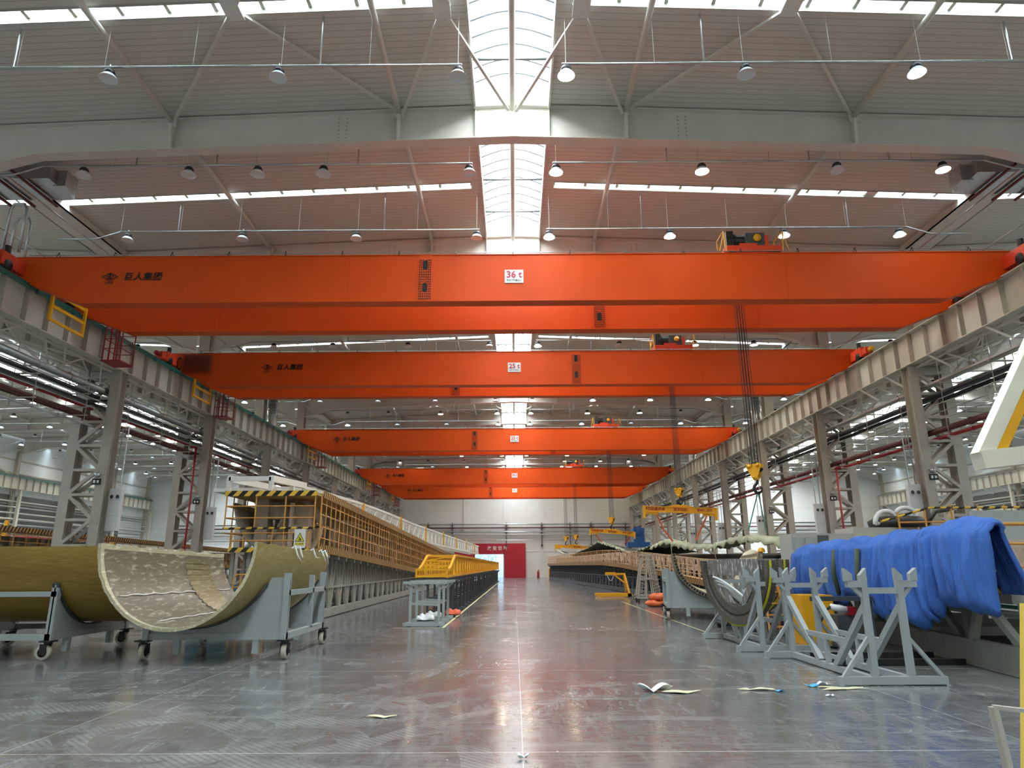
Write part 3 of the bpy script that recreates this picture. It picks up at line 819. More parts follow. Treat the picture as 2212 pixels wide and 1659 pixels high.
def crane(i, Y, gap, load, xs, xr, xt):
    lab = ['nearest orange overhead crane with a 36t plate, two long girders', 'second orange overhead crane with a 25t plate and bunched dark cables at its left end',
           'third orange overhead crane from the camera, torn 25t plate at mid-span', 'fourth orange overhead crane from the camera, small worn 36t plate',
           'farthest orange overhead crane, lit from above before the back wall'][i]
    t = empty('overhead_crane', (0, Y, 0), 0, lab, 'overhead crane')
    girder(t, 0); girder(t, gap)
    splice(t, xs, 10.28, ZT, 0.03); splice(t, xr, 10.28, ZT, gap + 0.03)
    logo(t, -13.75 if i != 1 else -12.25, 0.03, 11.2)
    # load plate
    pl = MB().box(-0.32, -0.03, -0.24, 0.32, 0, 0.24).build('load_plate', PLAST, t); pl.location = (0.03, 0.03, 11.13)
    text(load[:2] + ' t', 0.33, REDI, pl, (0, -0.04, 0.055), bold=0.006)
    text('吊车下严禁站人', 0.068, STEELD, pl, (0, -0.04, -0.15), space=1.15)
    # grab pipe with hooks on top
    b = MB().tube((-16.6, -0.02, ZT + 0.07), (16.8, -0.02, ZT + 0.07), 0.016, 6); b.build('guide_pipe', GALV, t)
    for j in range(17):
        x = -15.6 + 1.95 * j
        MB().path([(x, 0.05, ZT + 0.03), (x - 0.0, -0.04, ZT + 0.16), (x, -0.12, ZT - 0.02)], 0.014, 5).build('cable_hook', DARKM, t)
    # end carriages
    for s in (-1, 1):
        c = empty_part = MB()
        x = s * 16.9
        c.box(x - 0.2, -1.1, 11.26, x + 0.2, gap + 1.6, 11.72)
        for q in (-1.5, gap + 1.6): c.box(x - 0.17, q, 11.3, x + 0.17, q + 0.4, 11.6)
        co = c.build('end_carriage', ORANGE_D, t)
        for q in (-0.75, 0.75, gap - 0.25, gap + 1.25):
            MB().lathe([(0, -0.23), (0.17, -0.23), (0.19, -0.2), (0.19, 0.2), (0.17, 0.23), (0, 0.23)], (x, q, 11.32), 16, axis='x').build('wheel', DARKM, co, True)
        for q, e in ((-1.5, -1), (gap + 2.0, 1)):
            MB().tube((x, q, 11.45), (x, q + e * 0.3, 11.45), 0.11, 12).build('buffer', REDP if s < 0 else YEL, co, True)
        MB().tube((x - s * 0.1, -0.8, 11.72), (x - s * 0.1, -0.8, 11.98), 0.1, 12).box(x - 0.15, gap + 0.7, 11.72, x + 0.15, gap + 1.2, 11.98).build('drive_motor', DARKM, co)
    # yellow gate frame and red cage below the left end
    b = MB(); x0 = -16.15
    for yy in (-0.1, 1.75): b.beam((x0, yy, 11.2), (x0, yy, 9.95), 0.09, 0.09)
    for z in (11.0, 10.5, 10.0): b.beam((x0, -0.1, z), (x0, 1.75, z), 0.06, 0.1)
    g = b.build('yellow_gate_frame', YEL, t)
    g.location = (0.0, 0.9, 0.0)
    b = MB(); ya, yb2 = gap + 1.4, gap + 2.3
    for xx in (-16.3, -15.6):
        for yy in (ya, yb2): b.beam((xx, yy, 11.1), (xx, yy, 9.55), 0.035, 0.035)
        for z in (10.85, 10.45, 10.05): b.beam((xx, ya, z), (xx, yb2, z), 0.025, 0.025)
    for z in (10.85, 10.45, 10.05):
        for yy in (ya, yb2): b.beam((-16.3, yy, z), (-15.6, yy, z), 0.025, 0.025)
    b.beam((-16.06, ya, 11.1), (-16.06, ya, 9.55), 0.05, 0.04).beam((-15.84, ya, 11.1), (-15.84, ya, 9.55), 0.05, 0.04)
    b.box(-16.34, ya - 0.03, 9.52, -15.56, yb2 + 0.03, 9.57)
    b.build('red_service_cage', REDP, t)
    b = MB()
    for j in range(9):
        a0 = random.random() * 6
        b.path([(-15.9 + 0.12 * math.cos(a0 + q), gap + 0.7 + 0.25 * math.sin(a0 + q * 1.0), 10.95 + 0.12 * math.sin(q * 1.7 + j)) for q in [PI * k / 5 for k in range(11)]], 0.016, 4)
    b.build('cable_bundle', DARKM, t)
    if i == 1:
        b = MB().tube((-16.7, -0.12, 11.82), (-14.6, -0.12, 11.98), 0.015, 5)
        for j in range(26):
            x = -16.35 + 0.052 * j; d = 0.95 + 0.12 * math.sin(j * 2.3)
            b.path([(x, -0.14, 11.8), (x + 0.01, -0.17, 11.8 - d * 0.6), (x + 0.03, -0.19, 11.8 - d), (x + 0.06, -0.15, 11.8 - d * 0.6), (x + 0.06, -0.14, 11.8)], 0.013, 4)
        b.build('festoon_cable', mat('dark_red_cable', srgb(64, 22, 20), 0.6), t)
        b = MB()
        for j in range(5): b.path([(-16.55 + 0.12 * math.sin(q), -0.16, 11.35 + 0.3 * math.cos(q) + 0.02 * j) for q in [2 * PI * k / 12 for k in range(12)]], 0.016, 4, closed=True)
        b.build('cable_coil', DARKM, t)
    # trolley
    tr = empty('hoist_trolley', (xt - 0.0, Y + gap / 2 + 0.25, ZT + 0.14), 0,
               'orange hoist trolley with grey motor riding on the %s crane' % ['nearest', 'second', 'third', 'fourth', 'farthest'][i], 'hoist trolley', 'hoist trolleys')
    hw = gap / 2
    b = MB()
    for s in (-1, 1): b.box(-0.95, s * hw - 0.12, 0, 0.95, s * hw + 0.12, 0.22)
    for x in (-0.9, 0.0, 0.75): b.box(x - 0.1, -hw, 0.05, x + 0.1, hw, 0.2)
    b.box(0.45, -hw + 0.15, 0.2, 0.62, -hw + 0.3, 0.75).box(-0.45, -hw + 0.0, 0.22, 0.15, -hw + 0.2, 0.36)
    b.build('trolley_frame', ORANGE_D, tr)
    for x in (-0.75, 0.75):
        for s in (-1, 1): MB().lathe([(0, -0.08), (0.14, -0.08), (0.14, 0.08), (0, 0.08)], (x, s * hw, 0.02), 14, axis='y').build('wheel', DARKM, tr, True)
    bevel(MB().box(-0.2, -hw + 0.1, 0.28, 0.48, -hw + 0.62, 0.82).build('gearbox', STEELD, tr), 0.03)
    MB().tube((0.2, -hw + 0.1, 0.6), (0.2, -hw + 0.02, 0.6), 0.13, 18).build('gearbox_cover', YEL, tr, True)
    MB().tube((-0.75, -hw + 0.35, 0.58), (-0.2, -hw + 0.35, 0.58), 0.22, 14).tube((-0.55, -hw + 0.35, 0.58), (-0.5, -hw + 0.35, 0.58), 0.27, 14).box(-0.85, -hw + 0.15, 0.3, -0.6, -hw + 0.5, 0.9).build('motor', DARKM, tr)
    MB().tube((-0.5, 0.1, 0.45), (0.7, 0.1, 0.45), 0.28, 16).build('rope_drum', STEELD, tr, True)
    for s in (-1, 1):
        b = MB(); x = s * 0.98
        b.path([(x, -hw - 0.1, 0), (x + s * 0.05, -hw - 0.1, 0.75), (x + s * 0.05, -hw + 0.7, 0.75), (x, -hw + 0.7, 0)], 0.022, 6)
        b.tube((x + s * 0.03, -hw - 0.1, 0.4), (x + s * 0.03, -hw + 0.7, 0.4), 0.018, 6)
        b.path([(x - s * 0.1, -hw - 0.1, 0.0), (x + s * 0.22, -hw - 0.1, -0.0), (x + s * 0.05, -hw - 0.1, 0.7)], 0.018, 6)
        b.build('guard_rail', YEL, tr)
    return t
for i, a in enumerate(CRANES): crane(i, *a)

def hook_block(i, x, y, z, s, lab, turn=-0.6):
    """z is the top of the yellow block"""
    t = empty('hook_block', (x, y, z), 0, lab, 'hook block')
    b = MB(); top = 12.25 - z
    for k in range(8):
        dx = (k % 4 - 1.5) * 0.17 * s; dy = (0.16 if k < 4 else -0.16) * s
        b.tube((dx * 1.0, dy, -0.1), (dx * 0.75 - 0.05, dy, top), 0.009 if i else 0.011, 5)
    b.build('wire_rope', DARKM, t)
    def T(px, py, pz):
        ca, sa = math.cos(turn), math.sin(turn); return (px * ca - py * sa, px * sa + py * ca, pz)
    out = [(-0.42, 0.0), (-0.36, 0.06), (-0.28, 0.02), (0.1, 0.02), (0.2, 0.09), (0.3, 0.03), (0.36, -0.1), (0.06, -0.85), (-0.02, -0.9), (-0.1, -0.85), (-0.43, -0.2)]
    for e in (-0.28, 0.22):
        b = MB(); b.prism([(u * s, v * s) for u, v in out], e * s, (e + 0.05) * s)
        b.v = [T(*q) for q in b.v]; b.build('side_plate', YEL, t)
    b = MB()
    for px, pz in ((-0.26, -0.12), (0.18, -0.08), (-0.02, -0.72)):
        b.lathe([(0.11 * s, -0.28 * s), (0.11 * s, -0.33 * s), (0.05 * s, -0.34 * s), (0.05 * s, -0.37 * s), (0, -0.37 * s)], (px * s, 0, pz * s), 14, axis='y')
    b.v = [T(*q) for q in b.v]; b.build('pin_cap', YEL, t, True)
    b = MB()
    for e in (-0.16, -0.05, 0.06, 0.16):
        for px in (-0.18, 0.14): b.lathe([(0, -0.04 * s), (0.2 * s, -0.04 * s), (0.17 * s, 0), (0.2 * s, 0.04 * s), (0, 0.04 * s)], (px * s, e * s, -0.2 * s), 16, axis='y')
    b.v = [T(*q) for q in b.v]; b.build('sheave', DARKM, t, True)
    b = MB().box(0.28 * s, -0.26 * s, -0.2 * s, 0.34 * s, 0.24 * s, 0.02 * s).box(-0.1 * s, -0.26 * s, -0.84 * s, 0.08 * s, 0.24 * s, -0.66 * s)
    b.v = [T(*q) for q in b.v]; b.build('cross_plate', YEL, t)
    pts = [(0, 0, -0.8), (0.0, 0, -1.0), (-0.16, 0, -1.15), (-0.2, 0, -1.32), (-0.1, 0, -1.5), (0.06, 0, -1.54), (0.2, 0, -1.44), (0.24, 0, -1.28), (0.2, 0, -1.2)]
    b = MB().path([(q[0] * s, q[1] * s, q[2] * s) for q in pts], lambda u: s * (0.06 + 0.05 * math.sin(PI * min(1, u * 1.05)) - 0.035 * u), 10)
    b.build('hook', DARKM, t, True)
    return t
hook_block(0, 8.42, 23.8, 4.98, 0.64, 'large yellow hook block with black hook on the nearest crane ropes')
hook_block(1, 8.13, 33.9, 5.26, 0.5, 'yellow hook block holding the nearest yellow spreader beam')
hook_block(2, 7.5, 53.6, 5.2, 0.6, 'yellow hook block holding the middle spreader beam')
hook_block(3, 6.7, 76.0, 4.85, 0.62, 'yellow hook block at the right over the farthest spreader beam')
hook_block(4, 6.72, 90.9, 5.3, 0.72, 'yellow hook block at the left end of the farthest spreader beam')
def spreader(x, y, z, L, drop, texts, lab, s=1.0):
    t = empty('spreader_beam', (x, y, z), 0, lab, 'spreader beam')
    t.rotation_euler = (0, drop, 0)
    MB().box(-L / 2, -0.06, -0.13 * s, L / 2, 0.06, 0.13 * s).box(-L / 2, -0.1, -0.15 * s, L / 2, 0.1, -0.12 * s).box(-L / 2, -0.1, 0.12 * s, L / 2, 0.1, 0.14 * s).build('beam_body', YEL, t)
    MB().prism([(-L * 0.2, 0.14 * s), (L * 0.2, 0.14 * s), (L * 0.08, 0.24 * s), (-L * 0.08, 0.24 * s)], -0.05, 0.05).build('stiffening_ridge', YEL, t)
    for e in (-1, 1): MB().box(e * L / 2 - 0.05, -0.12, -0.45 * s, e * L / 2 + 0.05, 0.12, 0.15 * s).box(e * (L / 2 - 0.05), -0.05, -0.26 * s, e * (L / 2 - 0.65), 0.05, -0.15 * s).build('end_hanger', YEL, t)
    for tx, sx, wd in texts: text(tx, wd, REDP, t, (sx * L / 2, -0.07, 0.0), bold=0.003)
    return t
SPT = [('特瓦起重吊具', -0.72, 0.17), ('宝吊机械', 0.0, 0.17), ('BWL-25T', 0.68, 0.18)]
spreader(8.1, 33.9, 4.22, 3.5, 0.035, SPT, 'nearest yellow spreader beam with red lettering, hung above the mold')
spreader(7.5, 53.6, 4.1, 3.4, 0.08, SPT, 'middle yellow spreader beam, tilted down to the right', 0.9)
spreader(7.1, 83.0, 3.75, 4.6, 0.06, [('宝吊机械', 0.1, 0.2)], 'farthest yellow spreader beam before the back wall', 1.2)
def sling(pts, m, lab, w=0.045):
    b = MB()
    for a, c in zip(pts[:-1], pts[1:]): b.beam(a, c, w, 0.012, upv=(0, 1, 0))
    return tag(b.build('lifting_sling', m), lab, 'sling')
sling([(8.42, 23.8, 4.05), (8.1, 24.2, 2.75)], BELT, 'green lifting sling, left leg below the large black hook')
sling([(8.42, 23.8, 4.05), (8.86, 24.6, 2.7)], BELT, 'green lifting sling, right leg below the large black hook')
sling([(6.95, 33.9, 4.0), (7.3, 34.2, 3.3), (7.85, 34.8, 2.75)], SLINGR, 'orange sling at the left end of the nearest spreader beam', 0.08)
sling([(9.4, 33.9, 3.95), (8.85, 34.2, 2.8)], SLINGR, 'orange sling at the right end of the nearest spreader beam', 0.08)
sling([(6.2, 53.6, 3.95), (6.7, 54.2, 3.35)], SLINGR, 'orange sling at the left end of the middle spreader beam', 0.09)
sling([(8.85, 53.6, 3.75), (8.5, 54.2, 3.2)], SLINGR, 'orange sling at the right end of the middle spreader beam', 0.09)
# ================================================================ cradle carts with blade-root half shells
def fibre_mat(name, base, streak, streak_amt, sc=(1, 0.25, 1), rough=0.42):
    m = bpy.data.materials.new(name); m.use_nodes = True
    nt = m.node_tree; N = nt.nodes; L = nt.links; p = N['Principled BSDF']; p.inputs['Roughness'].default_value = rough
    tc = N.new('ShaderNodeTexCoord')
    def no(scale, s, det, lo, hi, dist=0):
        mp = N.new('ShaderNodeMapping'); mp.inputs['Scale'].default_value = s; L.new(tc.outputs['Object'], mp.inputs[0])
        n = N.new('ShaderNodeTexNoise'); n.inputs['Scale'].default_value = scale; n.inputs['Detail'].default_value = det; n.inputs['Distortion'].default_value = dist
        L.new(mp.outputs[0], n.inputs['Vector'])
        r = N.new('ShaderNodeMapRange'); r.inputs[1].default_value = lo; r.inputs[2].default_value = hi; L.new(n.outputs['Fac'], r.inputs[0]); return r.outputs[0]
    m1 = N.new('ShaderNodeMix'); m1.data_type = 'RGBA'; L.new(no(1.2, sc, 5, 0.3, 0.7), m1.inputs[0])
    m1.inputs[6].default_value = tuple(c * 0.72 for c in base[:3]) + (1,); m1.inputs[7].default_value = tuple(min(1, c * 1.2) for c in base[:3]) + (1,)
    m2 = N.new('ShaderNodeMix'); m2.data_type = 'RGBA'
    q = N.new('ShaderNodeMath'); q.operation = 'MULTIPLY'; q.inputs[1].default_value = streak_amt; L.new(no(16.0, sc, 9, 0.54, 0.68, 0.3), q.inputs[0])
    L.new(q.outputs[0], m2.inputs[0]); L.new(m1.outputs[2], m2.inputs[6]); m2.inputs[7].default_value = streak
    L.new(m2.outputs[2], p.inputs['Base Color'])
    bu = N.new('ShaderNodeBump'); bu.inputs['Strength'].default_value = 0.35; bu.inputs['Distance'].default_value = 0.02
    L.new(no(14, sc, 4, 0.2, 0.8), bu.inputs['Height']); L.new(bu.outputs['Normal'], p.inputs['Normal'])
    return m
FIB_IN = fibre_mat('shell_inside', srgb(112, 103, 84), srgb(206, 202, 186), 0.5)
FIB_OUT = fibre_mat('shell_outside', srgb(166, 148, 88), srgb(196, 184, 140), 0.4)
FIB_RIM = fibre_mat('shell_rim_cream', srgb(190, 182, 148), srgb(236, 232, 218), 0.8)
FIB_STEP = fibre_mat('shell_layer_steps', srgb(150, 136, 100), srgb(200, 190, 160), 0.5)
FIB_O2 = fibre_mat('shell_outside_golden_lit', srgb(150, 122, 50), srgb(170, 146, 78), 0.35, (0.25, 1, 1))  # golden light through the translucent laminate is mixed into the brown
def arcshell(name, parent, F, K, Rf, Rk, zf, zk, mats, nu=26, nv=40, rim=0.06, a0=PI, a1=2 * PI, thick=0.07, ragged=0.0):
    F, K = Vector((F[0], F[1], 0)), Vector((K[0], K[1], 0)); d = (K - F); n = Vector((d.y, -d.x, 0)).normalized()
    rnd = random.Random(3)
    jag = [rnd.random() * ragged for _ in range(nv + 1)]
    def S(off):
        def fn(u, v):
            R = Rf + (Rk - Rf) * u + off; z0 = zf + (zk - zf) * u
            a = a0 + (a1 - a0) * v
            c = F + d * u
            if u == 0: c = c + d.normalized() * jag[int(v * nv)]
            p = c + n * (R * math.cos(a)); return (p.x, p.y, z0 + R * math.sin(a) if v not in (0, 1) else z0 + 0.012 * math.sin(u * 40) * (ragged > 0))
        return fn
    b = MB()
    b.grid(S(0), nu, nv, 0, lambda i, j: 2 if (i < 1 or j < 1 or j > nv - 2) else 0)
    b.grid(S(thick), nu, nv, 1)
    f1, f2 = S(0), S(thick)
    for u in (0, 1):
        base = len(b.v)
        for j in range(nv + 1): b.v += [f1(u, j / nv), f2(u, j / nv)]
        for j in range(nv): q = base + 2 * j; b.f.append((q, q + 1, q + 3, q + 2)); b.mi.append(2)
    for v in (0, 1):
        base = len(b.v)
        for j in range(nu + 1): b.v += [f1(j / nu, v), f2(j / nu, v)]
        for j in range(nu): q = base + 2 * j; b.f.append((q, q + 1, q + 3, q + 2)); b.mi.append(2)
    o = b.build(name, mats, parent, True)
    return o
def cart(loc, rz, lab, cut=0.0, R=1.47, zc=2.02, w=2.6, d=2.5, cut2=None):
    t = empty('cradle_cart', loc, rz, lab, 'cart')
    hw, hd = w / 2, d / 2
    cut2 = cut if cut2 is None else cut2
    for s, cx in ((-1, cut), (1, cut2)):
        y = s * (hd - 0.04)
        def zt(x, m=0.0):
            q = R * R - (x - cx) ** 2
            return min(1.42, zc - math.sqrt(q) - m) if q > 0 else 1.42
        b = MB(); N_ = 52; xs_ = [-hw + 2 * hw * k / N_ for k in range(N_ + 1)]
        for p, q in zip(xs_[:-1], xs_[1:]): b.prism([(p, 0.42), (q, 0.42), (q, zt(q)), (p, zt(p))], y - 0.012, y + 0.012)
        b.build('cradle_plate', STEELG, t)
        b = MB()
        for p, q in zip(xs_[:-1], xs_[1:]):
            if zt(p) < 1.41 and zt(q) < 1.41: b.beam((p, y, zt(p)), (q, y, zt(q)), 0.14, 0.02)
        b.build('saddle_pad', STEELD, t)
        for e in (-1, 1):
            top = min(1.5, zt(e * (hw - 0.055), 0.06) + 0.08)
            MB().box(e * hw - 0.055 - e * 0.055, y - 0.06, 0.3, e * hw + 0.055 - e * 0.055, y + 0.06, top).build('post', STEELG, t)
    b = MB()
    for s in (-1, 1):
        b.box(-hw, s * hd - 0.05 - s * 0.05, 0.34, hw, s * hd + 0.05 - s * 0.05, 0.45)
        b.box(s * hw - 0.05 - s * 0.05, -hd, 0.34, s * hw + 0.05 - s * 0.05, hd, 0.45)
    b.build('base_frame', STEELG, t)
    for s in (-1, 1):
        q = R * R - (s * hw - cut) ** 2
        tp = min(1.45, zc - math.sqrt(q) - 0.08) if q > 0 else 1.45
        b = MB().box(s * (hw - 0.09), -hd, min(1.1, tp - 0.12), s * hw, hd, min(1.19, tp)).box(s * (hw - 0.09), 0.28, 0.42, s * hw, 0.37, tp)
        b.build('side_rail', STEELG, t)
    for x in (-hw + 0.62, hw - 0.55):
        for y in (-hd + 0.06, hd - 0.06): MB().box(x - 0.055, y - 0.05, 0.1, x + 0.055, y + 0.05, 0.36).build('rest_leg', STEELG, t)
    for sx in (-1, 1):
        for sy in (-1, 1):
            cx, cy = sx * (hw - 0.02), sy * (hd - 0.02)
            o = MB().box(cx - 0.12, cy - 0.1, 0.315, cx + 0.12, cy + 0.1, 0.34).tube((cx, cy, 0.27), (cx, cy, 0.315), 0.07, 12).box(cx - 0.075, cy - 0.02, 0.1, cx - 0.06, cy + 0.1, 0.28).box(cx + 0.06, cy - 0.02, 0.1, cx + 0.075, cy + 0.1, 0.28).tube((cx - 0.09, cy + 0.06, 0.14), (cx + 0.09, cy + 0.06, 0.14), 0.016, 8).build('caster', DARKM, t)
            MB().lathe([(0.085, -0.045), (0.13, -0.045), (0.138, -0.03), (0.138, 0.03), (0.13, 0.045), (0.085, 0.045)], (cx, cy + 0.06, 0.139), 24, axis='x').build('tyre', RUBBER, o, True)
            MB().lathe([(0, -0.03), (0.03, -0.05), (0.05, -0.02), (0.09, -0.03), (0.09, 0.03), (0.05, 0.02), (0.03, 0.05), (0, 0.03)], (cx, cy + 0.06, 0.139), 16, axis='x').build('wheel_hub', MAROON, o, True)
    return t
cart((-5.45, 14.35, 0), 0, 'grey steel cradle cart on casters under the open root shell, next to the aisle', -0.42, 1.50, 2.03, cut2=-0.18)
cart((-9.7, 14.42, 0), PI / 2, 'grey steel cradle cart at the left edge, turned sideways under the golden shell', 0.0, 1.46, 2.0)
cart((6.15, 23.05, 0), -0.16, 'grey steel cradle cart on the right, carrying the shell with a bolt-holed rim', 0.25, 1.36, 1.95)
sh = arcshell('root_half_shell', None, (-5.97, 12.35), (-5.57, 16.3), 1.43, 1.23, 2.03, 1.9, [FIB_IN, FIB_OUT, FIB_RIM], 40, 48, ragged=0.03, thick=0.06)
tag(sh, 'open fibreglass half shell with cream rim, facing the camera on its cart', 'blade root shell')
def on_shell(u, a, off=0.0):
    F, K = Vector((-5.97, 12.35, 0)), Vector((-5.57, 16.3, 0)); d = K - F; n = Vector((d.y, -d.x, 0)).normalized()
    R = 1.43 - 0.2 * u - off; p = F + d * u + n * (R * math.cos(a)); return (p.x, p.y, 2.03 - 0.13 * u + R * math.sin(a))
b = MB()
for k in range(19):
    a = PI * (1.04 + 0.03 * k)
    b.grid(lambda u, v, a=a: on_shell(0.62 + 0.22 * u, a + 0.075 * v, 0.035 * (1 - v) + 0.012), 4, 2)
b.build('layer_steps', FIB_STEP, sh)
b = MB()
for a, u0, u1 in ((1.22 * PI, 0.05, 0.97), (1.40 * PI, 0.12, 0.9)):
    b.path([on_shell(u0 + (u1 - u0) * k / 22, a + 0.012 * math.sin(k * 1.9), 0.012) for k in range(23)], lambda u: 0.009 + 0.006 * abs(math.sin(u * 31)), 5)
b.build('resin_seam', WHITEP, sh)
b = MB()
rr = random.Random(5)
for k in (2, 3, 6, 8, 9):
    p = Vector(on_shell(0.3 + 0.68 * k / 10, 2 * PI - 0.02, -0.03)); p.z = 2.0 - 0.12 * (0.3 + 0.06 * k)
    b.path([p, p + Vector((0.05, 0.02, 0.06)), p + Vector((0.12, 0.04 * rr.random(), -0.05 - 0.1 * rr.random())), p + Vector((0.1 + 0.1 * rr.random(), 0.1, -0.12 - 0.12 * rr.random()))], lambda u: 0.03 * (1 - u) + 0.006, 5)
b.build('film_scrap', PLAST, sh)

sh = arcshell('root_half_shell', None, (-14.2, 14.42), (-7.46, 14.42), 1.36, 1.36, 2.0, 2.0, [FIB_O2, FIB_O2, FIB_RIM], 30, 40, thick=0.06)
tag(sh, 'golden brown fibreglass half shell lying sideways on the cart at the left edge', 'blade root shell')
sh = arcshell('root_half_shell', None, (6.17, 21.58), (6.72, 24.6), 1.22, 1.12, 1.95, 1.9, [FIB_RIM, FIB_STEP, FIB_IN], 20, 40, thick=0.13)
tag(sh, 'pale root half shell on the right cart, its thick rim pierced by bolt holes', 'blade root shell')
b = MB()
for k in range(44):
    a = PI + PI * (k + 0.5) / 44
    b.tube((6.17 + 1.285 * math.cos(a), 21.6, 1.95 + 1.285 * math.sin(a)), (6.17 + 1.285 * math.cos(a), 21.625, 1.95 + 1.285 * math.sin(a)), 0.034, 8)
b.build('bolt_hole', BLACK, sh)

# ================================================================ V-topped support racks
def rack(x, y0, y1, lab, rz=0):
    t = empty('support_rack', (x, y0, 0), rz, lab, 'support rack')
    D = y1 - y0
    for y, nm in ((0, -1), (D, 1)):
        b = MB().box(-0.75, y - 0.05, 0.015, 0.72, y + 0.05, 0.115)
        for k in (-0.74, 0.70): b.box(k - 0.02, y - 0.06, 0.0, k + 0.04, y + 0.06, 0.015)
        b.build('foot_bar', STEELG, t)
        for px in (-0.25, 0.25):
            MB().beam((px, y, 0.1), (px, y, 1.38), 0.085, 0.085).build('post', STEELG, t)
            s = -1 if px < 0 else 1
            MB().beam((px, y, 1.33), (px + s * 0.24, y, 1.33), 0.09, 0.09).prism([(px + s * 0.16, 1.37), (px + s * 0.26, 1.37), (px + s * 0.26, 1.55), (px + s * 0.16, 1.47)], y - 0.045, y + 0.045).prism([(px - s * 0.045, 1.37), (px + s * 0.05, 1.37), (px + s * 0.05, 1.45), (px - s * 0.045, 1.55)], y - 0.045, y + 0.045).beam((px, y, 1.12), (px + s * 0.16, y, 1.3), 0.05, 0.05).build('fork', STEELG, t)
            MB().beam((px + s * 0.02, y, 0.62), (px + s * 0.43, y, 0.1), 0.06, 0.05).build('side_brace', STEELG, t)
            e = 1 if y == 0 else -1
            MB().beam((px, y + e * 0.03, 1.02), (px, y + e * min(1.15, D * 0.42), 0.1), 0.08, 0.1, upv=(0, 1, 0)).build('long_brace', STEELG, t)
        MB().beam((-0.22, y, 1.24), (0.22, y, 1.24), 0.06, 0.08).build('cross_bar', STEELG, t)
    for px in (-0.25, 0.25):
        MB().beam((px, 0, 0.065), (px, D, 0.065), 0.085, 0.09).beam((px, min(1.15, D * 0.42) * 0.55, 0.5), (px, D - min(1.15, D * 0.42) * 0.55, 0.5), 0.05, 0.08).build('long_beam', STEELG, t)
        MB().beam((px, D * 0.5, 0.1), (px, D * 0.5, 0.47), 0.07, 0.07).build('short_post', STEELG, t)
    return t
rack(5.18, 10.1, 12.95, 'nearest grey forked support rack, standing in front of the blue quilts')
rack(4.98, 13.9, 16.4, 'grey forked support rack carrying the dark half rings, behind the nearest one')

# dark bolt-holed half rings hung on the second rack
RINGM = fibre_mat('ring_laminate', srgb(84, 80, 74), srgb(130, 126, 116), 0.5, (1, 1, 1))
SMEAR = fibre_mat('plaster_smear', srgb(120, 118, 114), srgb(236, 238, 238), 0.9, (1.0, 1.0, 0.3))
def halfring(x, y, z, R, w, th, rz, lab, bar=True):
    t = empty('half_ring', (x, y, z), rz, lab, 'half ring')
    b = MB()
    def band(r0, r1, t0, t1):
        n = 40
        for k in range(n):
            a, c = PI + PI * k / n, PI + PI * (k + 1) / n
            b.prism([(r0 * math.cos(a), r0 * math.sin(a)), (r1 * math.cos(a), r1 * math.sin(a)), (r1 * math.cos(c), r1 * math.sin(c)), (r0 * math.cos(c), r0 * math.sin(c))], t0, t1)
    band(R - w, R, 0, 0.05); o = b.build('ring_plate', RINGM, t)
    b = MB(); band(R - w * 0.35, R + 0.015, -0.04, 0.0); band(R - 0.02, R + 0.03, 0.05, 0.16); b.build('outer_layer', RINGM, t)
    b = MB()
    for k in range(58):
        a = PI + PI * (k + 0.5) / 58; r = R - w * 0.5
        b.prism([(r * math.cos(a) + 0.02 * math.cos(q), r * math.sin(a) + 0.02 * math.sin(q)) for q in [PI * i / 3 for i in range(6)]], -0.006, 0.001)
    b.build('bolt_hole', BLACK, t)
    b = MB(); band(R + 0.016, R + 0.05, 0.0, 0.03); b.v = [q for q in b.v]
    o = b.build('yellow_tape', mat('yellow_tape', srgb(206, 204, 40), 0.5), t)
    if bar:
        b = MB().box(-R + w * 0.7, 0.0, -0.3, R - w * 0.7, 0.06, 0.02)
        b.prism([(-R + w, -0.25), (-R + w + 0.22, -0.25), (-0.1, -R + w + 0.06), (-0.35, -R + w + 0.08)], 0.01, 0.05)
        b.prism([(R - w, -0.25), (R - w - 0.22, -0.25), (0.1, -R + w + 0.06), (0.35, -R + w + 0.08)], 0.01, 0.05)
        b.build('smeared_brace', SMEAR, t)
    return t
halfring(4.62, 15.0, 1.69, 1.27, 0.34, 0.1, math.atan2(-2.35, 0.62), 'nearer dark half ring with bolt holes and yellow tape, leaning on the rack')
halfring(5.75, 17.6, 1.72, 1.27, 0.34, 0.1, math.atan2(-2.2, 0.9), 'farther dark half ring with taped edge, behind the nearer one')
b = MB()
for k in range(5): b.path([(4.35 + 0.5 * q / 8 + 0.05 * k, 15.6 - 1.0 * q / 8, 1.35 - 0.08 * k - 0.55 * (q / 8) ** 1.4) for q in range(9)], 0.022, 6)
tag(b.build('white_hose_bundle', PLAST, None, True), 'bundle of white hoses stretched across the nearer half ring', 'hose')
